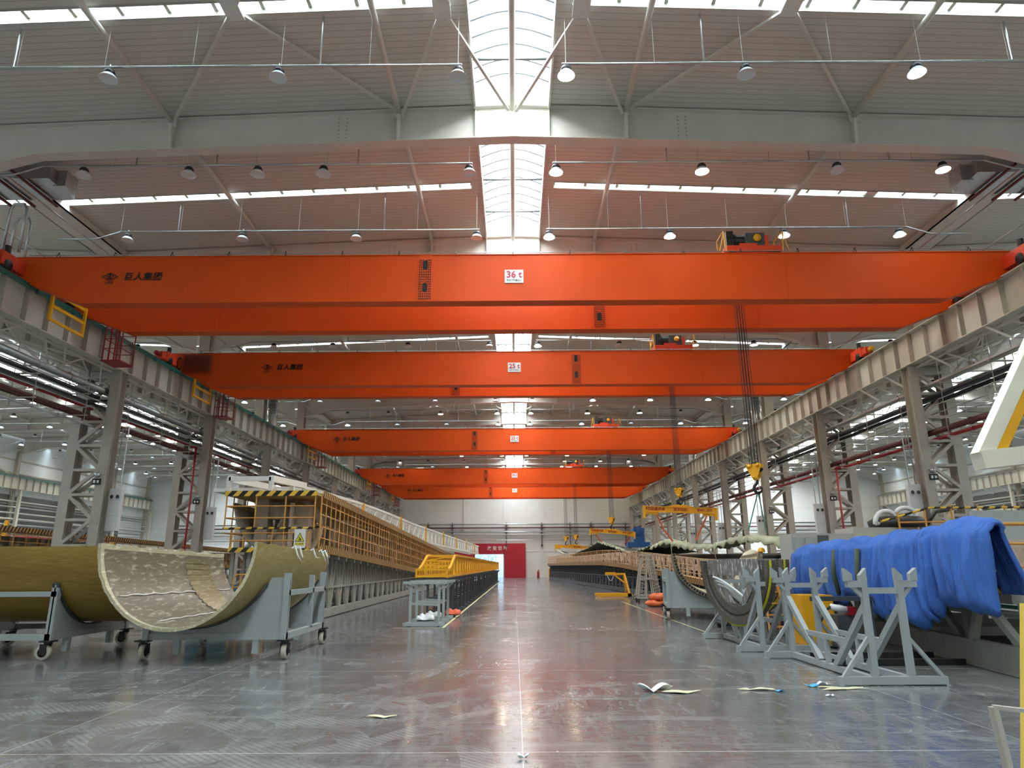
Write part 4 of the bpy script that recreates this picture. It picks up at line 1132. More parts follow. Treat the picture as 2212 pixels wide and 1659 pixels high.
# intermediate bulk tanks behind the rings
def tank(x, y, lab):
    t = empty('caged_tank', (x, y, 0), 0, lab, 'tank', 'caged tanks behind the rings')
    bevel(MB().box(-0.5, -0.45, 0.16, 0.5, 0.45, 1.0).build('tank_body', mat('tank_grey_blue', srgb(120, 130, 140), 0.4), t), 0.06, 3)
    b = MB()
    for z in (0.2, 0.45, 0.7, 0.98):
        b.path([(-0.53, -0.48, z), (0.53, -0.48, z), (0.53, 0.48, z), (-0.53, 0.48, z)], 0.014, 5, closed=True)
    for k in range(6):
        for yy in (-0.48, 0.48): b.tube((-0.53 + 1.06 * k / 5, yy, 0.12), (-0.53 + 1.06 * k / 5, yy, 1.0), 0.012, 5)
    b.build('cage', GALV, t)
    MB().box(-0.55, -0.5, 0, 0.55, -0.35, 0.12).box(-0.55, 0.35, 0, 0.55, 0.5, 0.12).box(-0.55, -0.5, 0.1, 0.55, 0.5, 0.14).build('pallet_base', STEELD, t)
    MB().tube((0, 0, 1.0), (0, 0, 1.04), 0.11, 14).build('cap', PLAST, t)
tank(5.95, 19.0, 'grey caged liquid tank seen through the nearer half ring')
tank(7.2, 19.2, 'grey caged liquid tank seen through the farther half ring')

# ================================================================ blade molds
def mold(name, lab, xs, sd, ya, yb, zd, zu=None, body=3.0, step=2.4, leg_m=FRAMEG, hazm=None, rail_h=1.02, deckm=None, railm=None):
    """long mold on trestles. xs(y): side facing the hall, sd: direction the body lies in, zd/zu: lower and upper walkway heights"""
    t = empty(name, (xs(ya), ya, 0), 0, lab, 'blade mold')
    ox, oy = xs(ya), ya
    def P(x, y, z): return (x - ox, y - oy, z)
    n = max(1, int(round((yb - ya) / step))); ys = [ya + (yb - ya) * k / n for k in range(n + 1)]
    b = MB()
    for off in (0.25, body * 0.8): b.beam(P(xs(ya) + sd * off, ya, 0.16), P(xs(yb) + sd * off, yb, 0.16), 0.14, 0.26)
    b.build('base_beam', leg_m, t)
    rr = random.Random(int(ya * 10))
    for k in range(n):
        y0, y1 = ys[k], ys[k + 1]; ym = (y0 + y1) / 2
        b = MB()
        for off in (0.25, body * 0.8):
            for q, (f0, f1) in enumerate(((0.02, 0.10), (0.10, 0.30), (0.52, 0.33), (0.55, 0.55), (0.62, 0.80), (0.98, 0.82))):
                a, c = y0 + (y1 - y0) * f0, y0 + (y1 - y0) * f1
                b.beam(P(xs(a) + sd * off, a, 0.28), P(xs(c) + sd * (off + 0.04), c, zd(c) - 0.22), 0.08, 0.09, upv=(0, 1, 0))
            b.beam(P(xs(y0) + sd * off, y0, 0.95), P(xs(y1) + sd * off, y1, 0.95), 0.06, 0.06)
        b.beam(P(xs(y0) + sd * 0.25, y0 + 0.1, 0.5), P(xs(y0) + sd * body * 0.8, y0 + 0.1, 0.5), 0.07, 0.07)
        b.beam(P(xs(y0) - sd * 0.0, y0 + 0.1, zd(y0) - 0.16), P(xs(y0) + sd * body * 0.8, y0 + 0.1, zd(y0) - 0.16), 0.09, 0.12)
        b.beam(P(xs(ym) - sd * 0.0, ym, zd(ym) - 0.16), P(xs(ym) + sd * body * 0.8, ym, zd(ym) - 0.16), 0.09, 0.12)
        b.build('support_frame', leg_m, t)
    def strip(fz, w0, w1, t0, t1, nm, m):
        b = MB(); N_ = n * 2
        for k in range(N_):
            a, c = ya + (yb - ya) * k / N_, ya + (yb - ya) * (k + 1) / N_
            v = []
            for q in (a, c):
                for w in (w0, w1):
                    for tt in (t0, t1): v.append(P(xs(q) + sd * w, q, fz(q) + tt))
            b._add(v, [(0, 1, 3, 2), (4, 6, 7, 5), (0, 4, 5, 1), (2, 3, 7, 6), (1, 5, 7, 3), (0, 2, 6, 4)])
        return b.build(nm, m, t)
    strip(zd, 0.0, 0.95, -0.07, 0.0, 'walkway', deckm or TAN)
    strip(zd, -0.02, 0.0, -0.1, 0.14, 'toe_board', hazm or HAZF)
    if zu:
        strip(zu, 0.0, 1.5, -0.07, 0.0, 'upper_walkway', deckm or TAN)
        strip(zu, -0.02, 0.0, -0.12, 0.1, 'upper_toe_board', hazm or HAZF)
        strip(lambda y: zd(y) + (zu(y) - zd(y)) * 0.45, 0.12, 0.16, -0.02, 0.02, 'striped_tape_rail', HAZF)
    for k in range(n):
        y0, y1 = ys[k], ys[k + 1]; b = MB()
        for f in (0.0, 0.25, 0.5, 0.75):
            y = y0 + (y1 - y0) * f
            top = (zu(y) - 0.07) if zu else zd(y) + rail_h
            r = 0.028 if f == 0 else 0.017
            b.tube(P(xs(y) + sd * 0.03, y, zd(y)), P(xs(y) + sd * 0.03, y, top), r, 5)
        fr = (0.2, 0.4, 0.62, 0.82) if zu else (0.34, 0.67, 1.0)
        for f in fr:
            z0 = zd(y0) + ((zu(y0) - zd(y0)) * f if zu else rail_h * f); z1 = zd(y1) + ((zu(y1) - zd(y1)) * f if zu else rail_h * f)
            b.tube(P(xs(y0) + sd * 0.03, y0, z0), P(xs(y1) + sd * 0.03, y1, z1), 0.017, 5)
        b.build('railing', railm or YELO, t)
    # mould body: open trough on ribs
    top = (lambda y: zu(y) - 0.25) if zu else (lambda y: zd(y) + 0.75)
    b = MB()
    def prof(u, v):
        y = ya + 0.2 + (yb - ya - 0.4) * u; z1 = top(y); z0 = zd(y) + 0.1
        x = xs(y) + sd * (1.15 + (body - 1.2) * v)
        return P(x, y, z1 - (z1 - z0) * math.sin(PI * v) ** 0.7)
    b.grid(prof, n, 10); o = b.build('mold_shell', mat('mold_shell_grey', srgb(150, 146, 132), 0.55), t, True); solidify(o, 0.08)
    for k in range(n):
        y0, y1 = ys[k], ys[k + 1]; b = MB()
        for q in range(3):
            y = y0 + (y1 - y0) * (q + 0.3) / 3; x = xs(y) + sd * (1.02 + 0.1 * rr.random()); z1 = top(y); z0 = zd(y)
            b.box(*P(x - 0.04, y - 0.06, z0), *P(x + 0.04, y + 0.06 + 0.12 * rr.random(), z1))
            if rr.random() < 0.7: b.beam(P(x, y, z0 + 0.05), P(x, y + 0.5, z1 - 0.05), 0.05, 0.06, upv=(0, 1, 0))
            if rr.random() < 0.5: b.box(*P(x - 0.1, y + 0.1, z0 + (z1 - z0) * 0.35), *P(x + 0.1, y + 0.45, z0 + (z1 - z0) * (0.5 + 0.3 * rr.random())))
        b.build('mold_rib', PINKW, t)
    return t
zdA = lambda y: 2.15 - 0.95 * min(1, max(0, (y - 21.5) / 25.5)) - 0.2 * max(0, min(1, (y - 47) / 40))
zuA = lambda y: 3.82 - 1.08 * min(1, max(0, (y - 21.5) / 39.5)) - 0.35 * max(0, min(1, (y - 61) / 30))
A = mold('blade_mold', 'long left blade mold with orange railings, two walkways and striped edges', lambda y: -5.98, -1, 21.5, 90, zdA, zuA, 2.9)
# near end platforms of that mold
def L_(x, y, z): return (x + 5.98, y - 21.5, z)
def pbox(b, x0, y0, z0, x1, y1, z1): return b.box(*L_(x0, y0, z0), *L_(x1, y1, z1))
b = MB(); pbox(b, -8.8, 20.9, 3.70, -6.0, 20.93, 3.86); b.build('striped_board', HAZ, A)
b = MB(); pbox(b, -8.55, 20.9, 2.04, -6.15, 20.93, 2.18); b.build('striped_board', HAZ, A)
b = MB(); pbox(b, -8.8, 20.93, 3.72, -6.0, 21.9, 3.78); pbox(b, -8.8, 21.9, 3.72, -7.4, 24.5, 3.78); b.build('end_platform', TAN, A)
b = MB(); pbox(b, -8.55, 20.93, 2.06, -6.15, 21.9, 2.12); b.build('end_platform', TAN, A)
b = MB()
for x in (-8.75, -7.85, -6.95, -6.05): b.tube(L_(x, 20.95, 2.72), L_(x, 20.95, 3.72), 0.022, 6)
for x in (-8.5, -8.15, -7.3, -6.95, -6.6, -6.2): b.tube(L_(x, 20.97, 2.12), L_(x, 20.97, 2.75), 0.018, 6)
for z in (3.4, 3.05): b.tube(L_(-8.75, 20.95, z), L_(-6.05, 20.95, z), 0.02, 6)
for z in (2.6, 2.38): b.tube(L_(-8.55, 20.97, z), L_(-6.15, 20.97, z), 0.02, 6)
for y in (21.5, 22.6, 23.8): b.tube(L_(-8.75, y, 2.1), L_(-8.75, y, 3.72), 0.02, 6)
for z in (3.4, 3.05, 2.6): b.tube(L_(-8.75, 20.95, z), L_(-8.75, 24.4, z), 0.02, 6)
b.build('end_railing', YELO, A)
b = MB()
b.tube(L_(-8.78, 20.93, 2.74), L_(-6.05, 20.93, 2.74), 0.032, 8); b.build('striped_bar', HAZ, A)
b = MB(); b.tube(L_(-8.6, 22.4, 2.85), L_(-6.1, 22.4, 2.85), 0.03, 8); b.build('striped_bar', HAZ, A)
b = MB()
pbox(b, -8.3, 22.2, 2.2, -7.9, 22.7, 3.9); pbox(b, -7.0, 22.2, 2.2, -6.6, 22.7, 3.5); pbox(b, -8.1, 22.3, 3.1, -6.7, 22.8, 3.5); pbox(b, -7.8, 22.0, 2.2, -7.2, 22.4, 2.6)
b.lathe([(0.9, -0.1), (1.05, -0.1), (1.05, 0.1), (0.9, 0.1), (0.9, -0.1)], L_(-7.4, 23.0, 2.85), 26, axis='y')
pbox(b, -7.9, 22.9, 2.3, -6.9, 23.3, 3.3); b.build('root_clamp', PINKW, A)
b = MB()
for x in (-8.5, -8.0, -7.2, -6.6): b.beam(L_(x, 21.2, 0.05), L_(x, 21.2, 2.04), 0.1, 0.1)
b.beam(L_(-8.5, 21.2, 0.3), L_(-7.2, 21.2, 1.7), 0.08, 0.08).beam(L_(-7.2, 21.2, 0.3), L_(-6.6, 21.2, 1.7), 0.08, 0.08).beam(L_(-8.5, 21.2, 1.0), L_(-6.6, 21.2, 1.0), 0.08, 0.08)
pbox(b, -8.8, 21.0, 0, -6.2, 21.4, 0.16); b.build('end_support', FRAMEG, A)
# warning sign hung on the railing
ws = empty('warning_sign', (-6.42, 20.88, 2.43), 0, 'white warning sign with yellow falling-person triangle on the left mold railing', 'warning sign')
MB().box(-0.17, -0.012, -0.28, 0.17, 0.012, 0.28).build('panel', WHITEP, ws)
MB().prism([(-0.145, -0.09), (0.145, -0.09), (0, 0.175)], -0.016, -0.013).build('triangle_border', BLACK, ws)
MB().prism([(-0.118, -0.074), (0.118, -0.074), (0, 0.142)], -0.02, -0.017).box(-0.14, -0.017, -0.2, 0.14, -0.013, -0.12).build('yellow_field', SIGNY, ws)
b = MB()
for p_, q_, w_ in (((0.0, 0.09), (0.0, 0.03), 0.02), ((-0.03, 0.06), (-0.03, 0.02), 0.014), ((-0.03, 0.02), (0.01, 0.0), 0.014), ((0.01, 0.035), (0.01, -0.01), 0.024), ((0.01, -0.01), (0.05, -0.05), 0.018), ((0.005, -0.01), (-0.04, -0.055), 0.016), ((0.02, 0.0), (0.055, -0.02), 0.012)):
    b.beam((p_[0], -0.023, p_[1]), (q_[0], -0.023, q_[1]), 0.003, w_, upv=(0, 0, 1))
b.lathe([(0, -0.001), (0.016, -0.001), (0.016, 0.001), (0, 0.001)], (0.02, -0.023, -0.05), 10, axis='y')
b.build('falling_figure', BLACK, ws)
text('当心坠落', 0.055, BLACK, ws, (0, -0.019, -0.155), ext=0.002, space=1.15)
# white turning truss along the top of the left mold
def lattice(name, lab, cat, fa, w, h, ya, yb, m, pitch, r=0.05, chord=0.1, zf=None, slope_end=0, pieces=12, group=None):
    t = empty(name, (fa(ya), ya, 0), 0, lab, cat, group)
    ox, oy = fa(ya), ya
    n = int((yb - ya) / pitch)
    for g in range(pieces):
        b = MB(); k0, k1 = g * n // pieces, (g + 1) * n // pieces
        for k in range(k0, k1):
            y0, y1 = ya + k * pitch, ya + (k + 1) * pitch
            z = zf(y0); z2 = zf(y1); x0, x1 = fa(y0) - ox, fa(y1) - ox
            hh = h if not slope_end else h * min(1, max(0.3, (y0 - ya) / slope_end)); hh2 = h if not slope_end else h * min(1, max(0.3, (y1 - ya) / slope_end))
            for s in (0, w):
                b.beam((x0 + s, y0 - oy, z), (x0 + s, y0 - oy, z + hh), r, r)
                b.beam((x0 + s, y0 - oy, z + (0 if k % 2 else hh)), (x1 + s, y1 - oy, z2 + (hh2 if k % 2 else 0)), r * 0.8, r * 0.8)
                b.beam((x0 + s, y0 - oy, z), (x1 + s, y1 - oy, z2), chord, chord)
                b.beam((x0 + s, y0 - oy, z + hh), (x1 + s, y1 - oy, z2 + hh2), chord, chord)
            b.beam((x0, y0 - oy, z + hh), (x0 + w, y0 - oy, z + hh), r, r).beam((x0, y0 - oy, z), (x0 + w, y0 - oy, z), r, r)
            b.beam((x0, y0 - oy, z + hh), (x1 + w, y1 - oy, z2 + hh2), r * 0.7, r * 0.7)
        b.build('truss_section', m, t)
    return t
wt = lattice('turning_truss', 'white lattice truss running along the top of the left mold', 'truss', lambda y: -8.6 + (y - 21.5) * 0.042, 1.1, 0.95, 24, 90, WHITEP, 0.9, 0.06, 0.11, zf=lambda y: 3.35 - 0.25 * max(0, min(1, (y - 30) / 60)) + 0.12 * math.sin(min(1, (y - 24) / 20) * PI))
b = MB()
pts = [(-0.2, -3.0, 4.15), (0.6, -2.9, 4.2), (0.9, -2.0, 4.22), (1.1, 0.3, 4.45)]
b.beam((-0.3, -2.9, 4.25), (1.0, -2.9, 4.25), 0.12, 0.14).beam((1.0, -2.9, 4.25), (1.1, 0.2, 4.38), 0.14, 0.2).beam((-0.3, -2.9, 4.25), (0, 0.2, 4.3), 0.14, 0.2)
for x, y in ((-0.3, -2.9), (1.0, -2.9), (1.05, -1.0)): b.beam((x, y, 3.8), (x, y, 4.3), 0.12, 0.12)
b.box(-0.8, -2.8, 3.86, 0.6, -2.0, 3.98)
b.build('end_frame', WHITEP, wt)
b = MB()
for k in range(7):
    y = 8 + 8.6 * k; b.beam((1.2 + y * 0.042, y, 3.3), (1.16 + y * 0.042, y, 4.5 - y * 0.003), 0.1, 0.05)
b.build('yellow_strap', YEL, wt)

# ================================================================ yellow lattice beam on its row of stands
yl = lattice('lattice_beam', 'long yellow lattice beam with slanted end resting on the row of stands', 'lattice beam', lambda y: -2.98 + (y - 21.5) * 0.0055, 0.93, 0.66, 21.4, 77, YEL, 0.62, 0.045, 0.075, zf=lambda y: 1.31, slope_end=2.6, pieces=18)
def stand(parent, m):
    b = MB()
    for x in (-0.4, 0.4): MB().beam((x, 0, 0.09), (x, 0, 1.12), 0.07, 0.07).build('leg', m, parent)
    b = MB().box(-0.56, -0.26, 0.02, 0.56, -0.18, 0.1).box(-0.56, 0.18, 0.02, 0.56, 0.26, 0.1).box(-0.46, -0.26, 0.02, -0.38, 0.26, 0.1).box(0.38, -0.26, 0.02, 0.46, 0.26, 0.1)
    for x in (-0.5, 0.5): b.box(x - 0.05, -0.24, 0, x + 0.05, -0.2, 0.02).box(x - 0.05, 0.2, 0, x + 0.05, 0.24, 0.02)
    b.build('foot_frame', m, parent)
    MB().box(-0.62, -0.06, 1.12, 0.62, 0.06, 1.2).box(-0.44, -0.12, 1.1, -0.36, 0.12, 1.16).box(0.36, -0.12, 1.1, 0.44, 0.12, 1.16).build('top_bar', m, parent)
    MB().beam((-0.4, 0, 0.6), (0.4, 0, 0.56), 0.05, 0.06).beam((-0.4, 0, 0.95), (-0.56, 0, 1.12), 0.04, 0.04).beam((0.4, 0, 0.95), (0.56, 0, 1.12), 0.04, 0.04).build('brace', m, parent)
s0 = s1 = None
k = 0; y = 20.1
while y < 77:
    near = k < 3
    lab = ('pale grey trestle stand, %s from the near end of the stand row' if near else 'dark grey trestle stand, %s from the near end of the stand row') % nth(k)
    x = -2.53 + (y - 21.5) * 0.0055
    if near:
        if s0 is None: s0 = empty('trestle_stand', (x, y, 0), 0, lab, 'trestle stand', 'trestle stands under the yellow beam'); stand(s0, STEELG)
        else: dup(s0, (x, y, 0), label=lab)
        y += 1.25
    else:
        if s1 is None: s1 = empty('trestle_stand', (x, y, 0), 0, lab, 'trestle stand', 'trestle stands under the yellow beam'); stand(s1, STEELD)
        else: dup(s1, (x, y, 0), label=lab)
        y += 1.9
    k += 1
for xx, yy, zz, m, lab in ((-2.5, 22.0, 0.12, PLAST, 'crumpled white film bundle on the feet of the near stands'), (-2.6, 20.9, 0.12, PLAST, 'folded white sheet low inside the nearest stand'), (-2.02, 23.3, 0.12, SLINGR, 'orange strap dangling between the dark stands')):
    rr = random.Random(int(yy * 7)); b = MB()
    b.grid(lambda u, v: (xx + 0.5 * (u - 0.5), yy + 0.4 * (v - 0.5), zz + 0.1 * math.sin(u * 9 + v * 4) * math.sin(v * 7) + 0.12 * math.sin(PI * u) * math.sin(PI * v)), 12, 10)
    tag(solidify(b.build('film_bundle', m, None, True), 0.01), lab, 'film bundle')
YLINE = mat('yellow_floor_paint', srgb(214, 206, 150), 0.5, var=0.2, scale=8)
b = MB().box(-1.98, 19.55, 0.0, -1.90, 19.63, 0.004)
b.v = []; b.f = []; b.mi = []
b._add([(-1.99, 19.5, 0.004), (-1.91, 19.5, 0.004), (-1.64, 78, 0.004), (-1.71, 78, 0.004)], [(0, 1, 2, 3)])
b._add([(-3.3, 19.5, 0.004), (-1.99, 19.5, 0.004), (-1.99, 19.56, 0.004), (-3.3, 19.56, 0.004)], [(0, 1, 2, 3)])
tag(b.build('floor_line', YLINE), 'pale yellow floor line beside the row of stands', 'floor line', kind='structure')
b = MB(); b._add([(4.68, 17.5, 0.004), (4.71, 17.5, 0.004), (4.92, 33, 0.004), (4.88, 33, 0.004)], [(0, 1, 2, 3)])
tag(b.build('floor_line', YLINE), 'faint yellow floor line beside the right mold', 'floor line', kind='structure')
# ================================================================ right mold, lifted skin and things beside it
xB = lambda y: 4.7 + (82.8 - y) * 0.0561 - 0.4
def interp(pts, y):
    if y <= pts[0][0]: return pts[0][1]
    for (a, za), (b_, zb_) in zip(pts[:-1], pts[1:]):
        if y <= b_: return za + (zb_ - za) * (y - a) / (b_ - a)
    return pts[-1][1]
DB = [(22, 0.80), (26.7, 0.86), (31, 1.06), (34.3, 1.22), (43.6, 1.59), (50, 1.74), (88, 1.75)]
mold('blade_mold', 'long right blade mold with pale walkway and orange railing, curving to the back wall', xB, 1, 23.6, 87.5, lambda y: interp(DB, y), None, 4.2, leg_m=STEELD, deckm=WOOD, rail_h=0.92, railm=mat('pale_railing', srgb(206, 164, 118), 0.5, var=0.15))
FC = mat('lifted_skin_dark', srgb(44, 54, 46), 0.6, var=0.3, scale=1.0)
FCT = mat('lifted_skin_pale', srgb(168, 176, 146), 0.55, var=0.25, scale=1.5, bump=0.4, bscale=5)
SK = [(23.0, 2.39), (25.3, 2.62), (27.5, 2.66), (30.3, 2.45), (33.5, 2.56), (35.7, 2.80), (37.5, 2.95), (41.7, 2.6), (46, 2.35), (51.3, 2.9), (57.9, 3.5), (64, 3.1), (73, 2.75), (82.7, 3.0), (89, 3.6)]
def skin(y0, y1, nm, lab):
    b = MB()
    def fn(u, v):
        y = y0 + (y1 - y0) * u; z = interp(SK, y); x = xB(y) + 1.15 + 0.05 * math.sin(y * 3)
        edge = 0.02 * math.sin(y * 9) + 0.015 * math.sin(y * 23)
        return (x + 2.6 * v, y, z + edge * (v == 0) - (z - 2.25) * (v ** 1.3) * 0.8 + 0.12 * math.sin(PI * v))
    b.grid(fn, int((y1 - y0) * 3), 10)
    o = b.build(nm, FC, None, True); tag(o, lab, 'blade skin')
    b = MB()
    def fe(u, v):
        y = y0 + (y1 - y0) * u; p = fn(u, 0)
        return (p[0] - 0.03 + 0.5 * v, p[1], p[2] + 0.05 + 0.03 * math.sin(y * 13) * (1 - v) - 0.10 * (v == 0) * abs(math.sin(y * 5)) - 0.05 * v)
    b.grid(fe, int((y1 - y0) * 6), 3); b.build('ragged_edge', FCT, o, True)
    solidify(o, 0.03)
    return o
skin(40.5, 88.5, 'lifted_skin', 'long dark sagging skin hung from slings over the far right mold')
b = MB()
def fn(u, v):
    y = 22.5 + 18 * u; z = interp(SK, y) + 0.02 * math.sin(y * 7); x = xB(y) + 1.1
    return (x + 0.9 * v, y, z - 0.15 * v * v + 0.03 * math.sin(y * 11 + v * 5) - (0.22 + 0.06 * math.sin(y * 6)) * (v == 0))
b.grid(fn, 110, 6); o = b.build('lifted_skin', FCT, None, True); solidify(o, 0.03)
tag(o, 'pale green fibre skin sagging between the black hook and the nearest spreader', 'blade skin')
b = MB()
def fn(u, v):
    y = 24 + 22 * u; return (xB(y) + 1.2 + 1.2 * v, y, 1.72 + 0.3 * u + 0.35 * v * (1 - v) + 0.25 * v)
b.grid(fn, 30, 6); o = b.build('black_membrane', mat('black_membrane', srgb(24, 25, 27), 0.42), None, True); solidify(o, 0.02)
tag(o, 'black membrane strip lying along the near half of the right mold', 'membrane')
for k, (y, z) in enumerate(((22.7, 2.35), (26, 2.6), (29.5, 2.5), (36, 2.7))):
    b = MB().path([(xB(y) + 1.12, y, z), (xB(y) + 1.1, y + 0.05, z - 0.4), (xB(y) + 1.16, y, z - 0.9)], lambda u: 0.03 * (1 - u) + 0.01, 5)
    tag(b.build('hanging_scrap', FCT, None, True), 'ragged pale strip dangling from the green skin, %s from the camera' % nth(k), 'fabric strip')
# yellow box and dark end of mold B
t = empty('end_cabinet', (4.3, 88.6, 0), 0, 'yellow box closing the far end of the right mold', 'cabinet')
bevel(MB().box(-0.1, -0.5, 0, 1.6, 0.5, 1.3).build('casing', YEL, t), 0.02)
MB().box(0.2, -0.52, 0.1, 1.3, -0.5, 1.2).build('door_panel', YEL, t)
ext = empty('fire_extinguisher', (3.3, 99.9, 0), 0, 'small red extinguisher by the back wall at the right mold end', 'fire extinguisher')
MB().lathe([(0, 0), (0.16, 0), (0.17, 0.05), (0.17, 0.8), (0.08, 0.95), (0.04, 1.0)], n=14).build('cylinder_tank', REDP, ext, True)
MB().box(-0.05, -0.04, 1.0, 0.15, 0.04, 1.08).build('valve', DARKM, ext)

# yellow floor crane with flat base
t = empty('floor_crane', (5.6, 38.4, 0), 0, 'small yellow cantilever lifting frame standing by the right mold', 'floor crane')
MB().box(-1.25, -0.75, 0.03, 0.55, -0.55, 0.17).box(-1.25, 0.35, 0.03, 0.55, 0.55, 0.17).box(0.35, -0.75, 0.03, 0.6, 0.6, 0.17).build('base_frame', YEL, t)
MB().beam((0.45, -0.6, 0.17), (0.3, -0.1, 1.16), 0.08, 0.1).beam((0.45, 0.5, 0.17), (0.3, 0.0, 1.16), 0.08, 0.1).build('mast', YEL, t)
b = MB()
for z in (0.35, 0.55, 0.75): b.beam((0.44, -0.5 + z * 0.4, z), (0.44, 0.45 - z * 0.4, z), 0.03, 0.04)
b.build('rung', PINKW, t)
MB().beam((-0.72, -0.05, 1.16), (0.36, -0.05, 1.16), 0.1, 0.1).box(-0.7, -0.1, 1.21, -0.15, 0.0, 1.26).build('jib', YEL, t)
MB().beam((-0.2, -0.05, 1.1), (0.42, -0.05, 0.62), 0.07, 0.08).build('jib_brace', YEL, t)
MB().path([(-0.62 + 0.36 * q / 10, -0.1, 1.1 - 0.28 * math.sin(PI * q / 10)) for q in range(11)], 0.014, 5).build('rope_loop', PLAST, t)
# grey wheeled cages
def cage(x, y, s, lab):
    t = empty('rib_trolley', (x, y, 0), 0, lab, 'rib trolley', 'wheeled trolleys of curved ribs')
    b = MB()
    for xx in (-0.5, 0.5):
        for sgn in (-1, 1): b.beam((xx * s, sgn * 0.3, 0.2), (xx * 0.45 * s - 0.1 * sgn * 0, sgn * 0.1, 2.05), 0.05, 0.05)
    b.beam((-0.15, -0.3, 0.2), (0.0, -0.12, 2.05), 0.05, 0.05).beam((0.2, -0.3, 0.2), (0.05, -0.12, 2.05), 0.05, 0.05)
    b.box(-0.58 * s, -0.35, 0.16, 0.58 * s, -0.29, 0.22).box(-0.58 * s, 0.29, 0.16, 0.58 * s, 0.35, 0.22).box(-0.3, -0.15, 2.02, 0.3, 0.15, 2.07).beam((-0.4, -0.3, 1.0), (0.4, -0.3, 1.0), 0.04, 0.05)
    b.build('trolley_frame', STEEL, t)
    for k in range(11):
        z = 0.35 + 0.15 * k; w = 0.52 - 0.022 * k
        for e in (-1, 1):
            MB().path([(e * w * s, -0.36, z + 0.04), (e * (w - 0.1) * s, -0.34, z), (e * (w - 0.26) * s, -0.33, z - 0.01)], 0.016, 5).build('curved_rib', STEEL, t)
    for xx in (-0.5, 0.5):
        for yy in (-0.3, 0.3): MB().lathe([(0, -0.03), (0.08, -0.03), (0.08, 0.03), (0, 0.03)], (xx * s, yy, 0.08), 14, axis='x').box(xx * s - 0.05, yy - 0.04, 0.1, xx * s + 0.05, yy + 0.04, 0.18).build('caster', DARKM, t)
cage(6.05, 32.4, 1.0, 'tall grey wheeled trolley of curved ribs before the right mold, nearer one')
cage(6.5, 35.2, 1.0, 'tall grey wheeled trolley of curved ribs, just behind the nearer one')
# orange bags
def bag(x, y, z, sx, sy, sz, lab, seed):
    rr = random.Random(seed); ph = [rr.random() * 6 for _ in range(6)]
    b = MB()
    def fn(u, v):
        a = 2 * PI * v; ph_ = PI * (u - 0.5)
        r = math.cos(ph_) ** 0.5 if abs(ph_) < PI / 2 else 0
        w = 1 + 0.07 * math.sin(3 * a + ph[0]) + 0.04 * math.sin(9 * a + ph[1] + u * 5)
        return (x + sx * r * w * math.cos(a), y + sy * r * w * math.sin(a), z + sz * (0.5 + 0.5 * math.sin(ph_)) * (1 + 0.12 * math.sin(4 * a + ph[2]) * (u > 0.4)))
    b.grid(fn, 14, 36)
    tag(b.build('sack', mat('orange_sack', srgb(226, 112, 60), 0.6, var=0.15, scale=5, bump=0.5, bscale=14), None, True), lab, 'sack', 'orange sacks')
bag(5.75, 28.9, 0.0, 0.5, 0.34, 0.24, 'orange sack on the floor, lower of the two beside the right cart', 1)
bag(5.85, 28.9, 0.235, 0.44, 0.28, 0.26, 'orange sack, upper of the two beside the right cart', 2)

# ================================================================ near right mold corner with quilts
t = empty('blade_mold', (7.6, 11.2, 0), 0, 'near right mold corner with hazard-striped platform and grey steel frame', 'blade mold')
def Q(x, y, z): return (x - 7.6, y - 11.2, z)
b = MB().beam(Q(7.32, 9.6, 0.2), Q(8.35, 18.5, 0.2), 0.16, 0.4).beam(Q(9.6, 9.6, 0.2), Q(10.6, 18.5, 0.2), 0.16, 0.4).beam(Q(7.3, 9.6, 0.02), Q(8.35, 18.5, 0.02), 0.3, 0.03)
b.build('base_beam', FRAMEG, t)
for k in range(5):
    y = 10.6 + 1.7 * k; x = 7.42 + (y - 9.6) * 0.115
    b = MB()
    b.beam(Q(x, y, 0.4), Q(x + 0.05, y + 0.1, 1.02), 0.13, 0.13, upv=(0, 1, 0)).beam(Q(x, y + 0.25, 0.4), Q(x, y + 0.9, 1.02), 0.11, 0.11, upv=(0, 1, 0)).beam(Q(x, y + 1.35, 0.4), Q(x, y + 1.05, 1.02), 0.11, 0.11, upv=(0, 1, 0))
    b.beam(Q(x, y, 0.5), Q(x + 2.0, y, 0.5), 0.1, 0.14).beam(Q(x + 2.1, y, 0.4), Q(x + 2.1, y + 0.3, 1.02), 0.12, 0.12, upv=(0, 1, 0))
    b.build('support_frame', FRAMEG, t)
MB().box(*Q(7.55, 10.9, 1.0), *Q(11.5, 18.5, 1.16)).build('deck_beam', FRAMEG, t)
MB().box(*Q(7.5, 10.88, 1.16), *Q(11.5, 10.9, 1.34)).box(*Q(7.48, 10.88, 1.16), *Q(7.5, 18.5, 1.34)).build('toe_board', HAZ, t)
MB().box(*Q(7.5, 10.9, 1.16), *Q(11.5, 18.5, 1.2)).build('walkway', TAN, t)
b = MB()
for z in (2.2, 1.9, 1.55): b.tube(Q(7.62, 10.98, z), Q(11.4, 10.98, z), 0.028 if z > 2 else 0.02, 8)
for x in (7.62, 9.3, 11.0): b.tube(Q(x, 10.98, 1.2), Q(x, 10.98, 2.2), 0.03, 8)
b.build('railing', YELO, t)
b = MB()
for z in (2.02, 1.75, 1.5): b.tube(Q(7.1, 10.5, z), Q(7.1, 17.7, z - 0.08), 0.025, 8)
for y in (11.2, 13.2, 15.3, 17.6): b.tube(Q(7.1, y, 1.1), Q(7.1, y, 2.0), 0.028, 8); b.tube(Q(7.1, y, 1.12), Q(7.55, y, 1.12), 0.03, 6) if y < 17 else None
b.build('side_railing', YELO, t)
rr = random.Random(11)
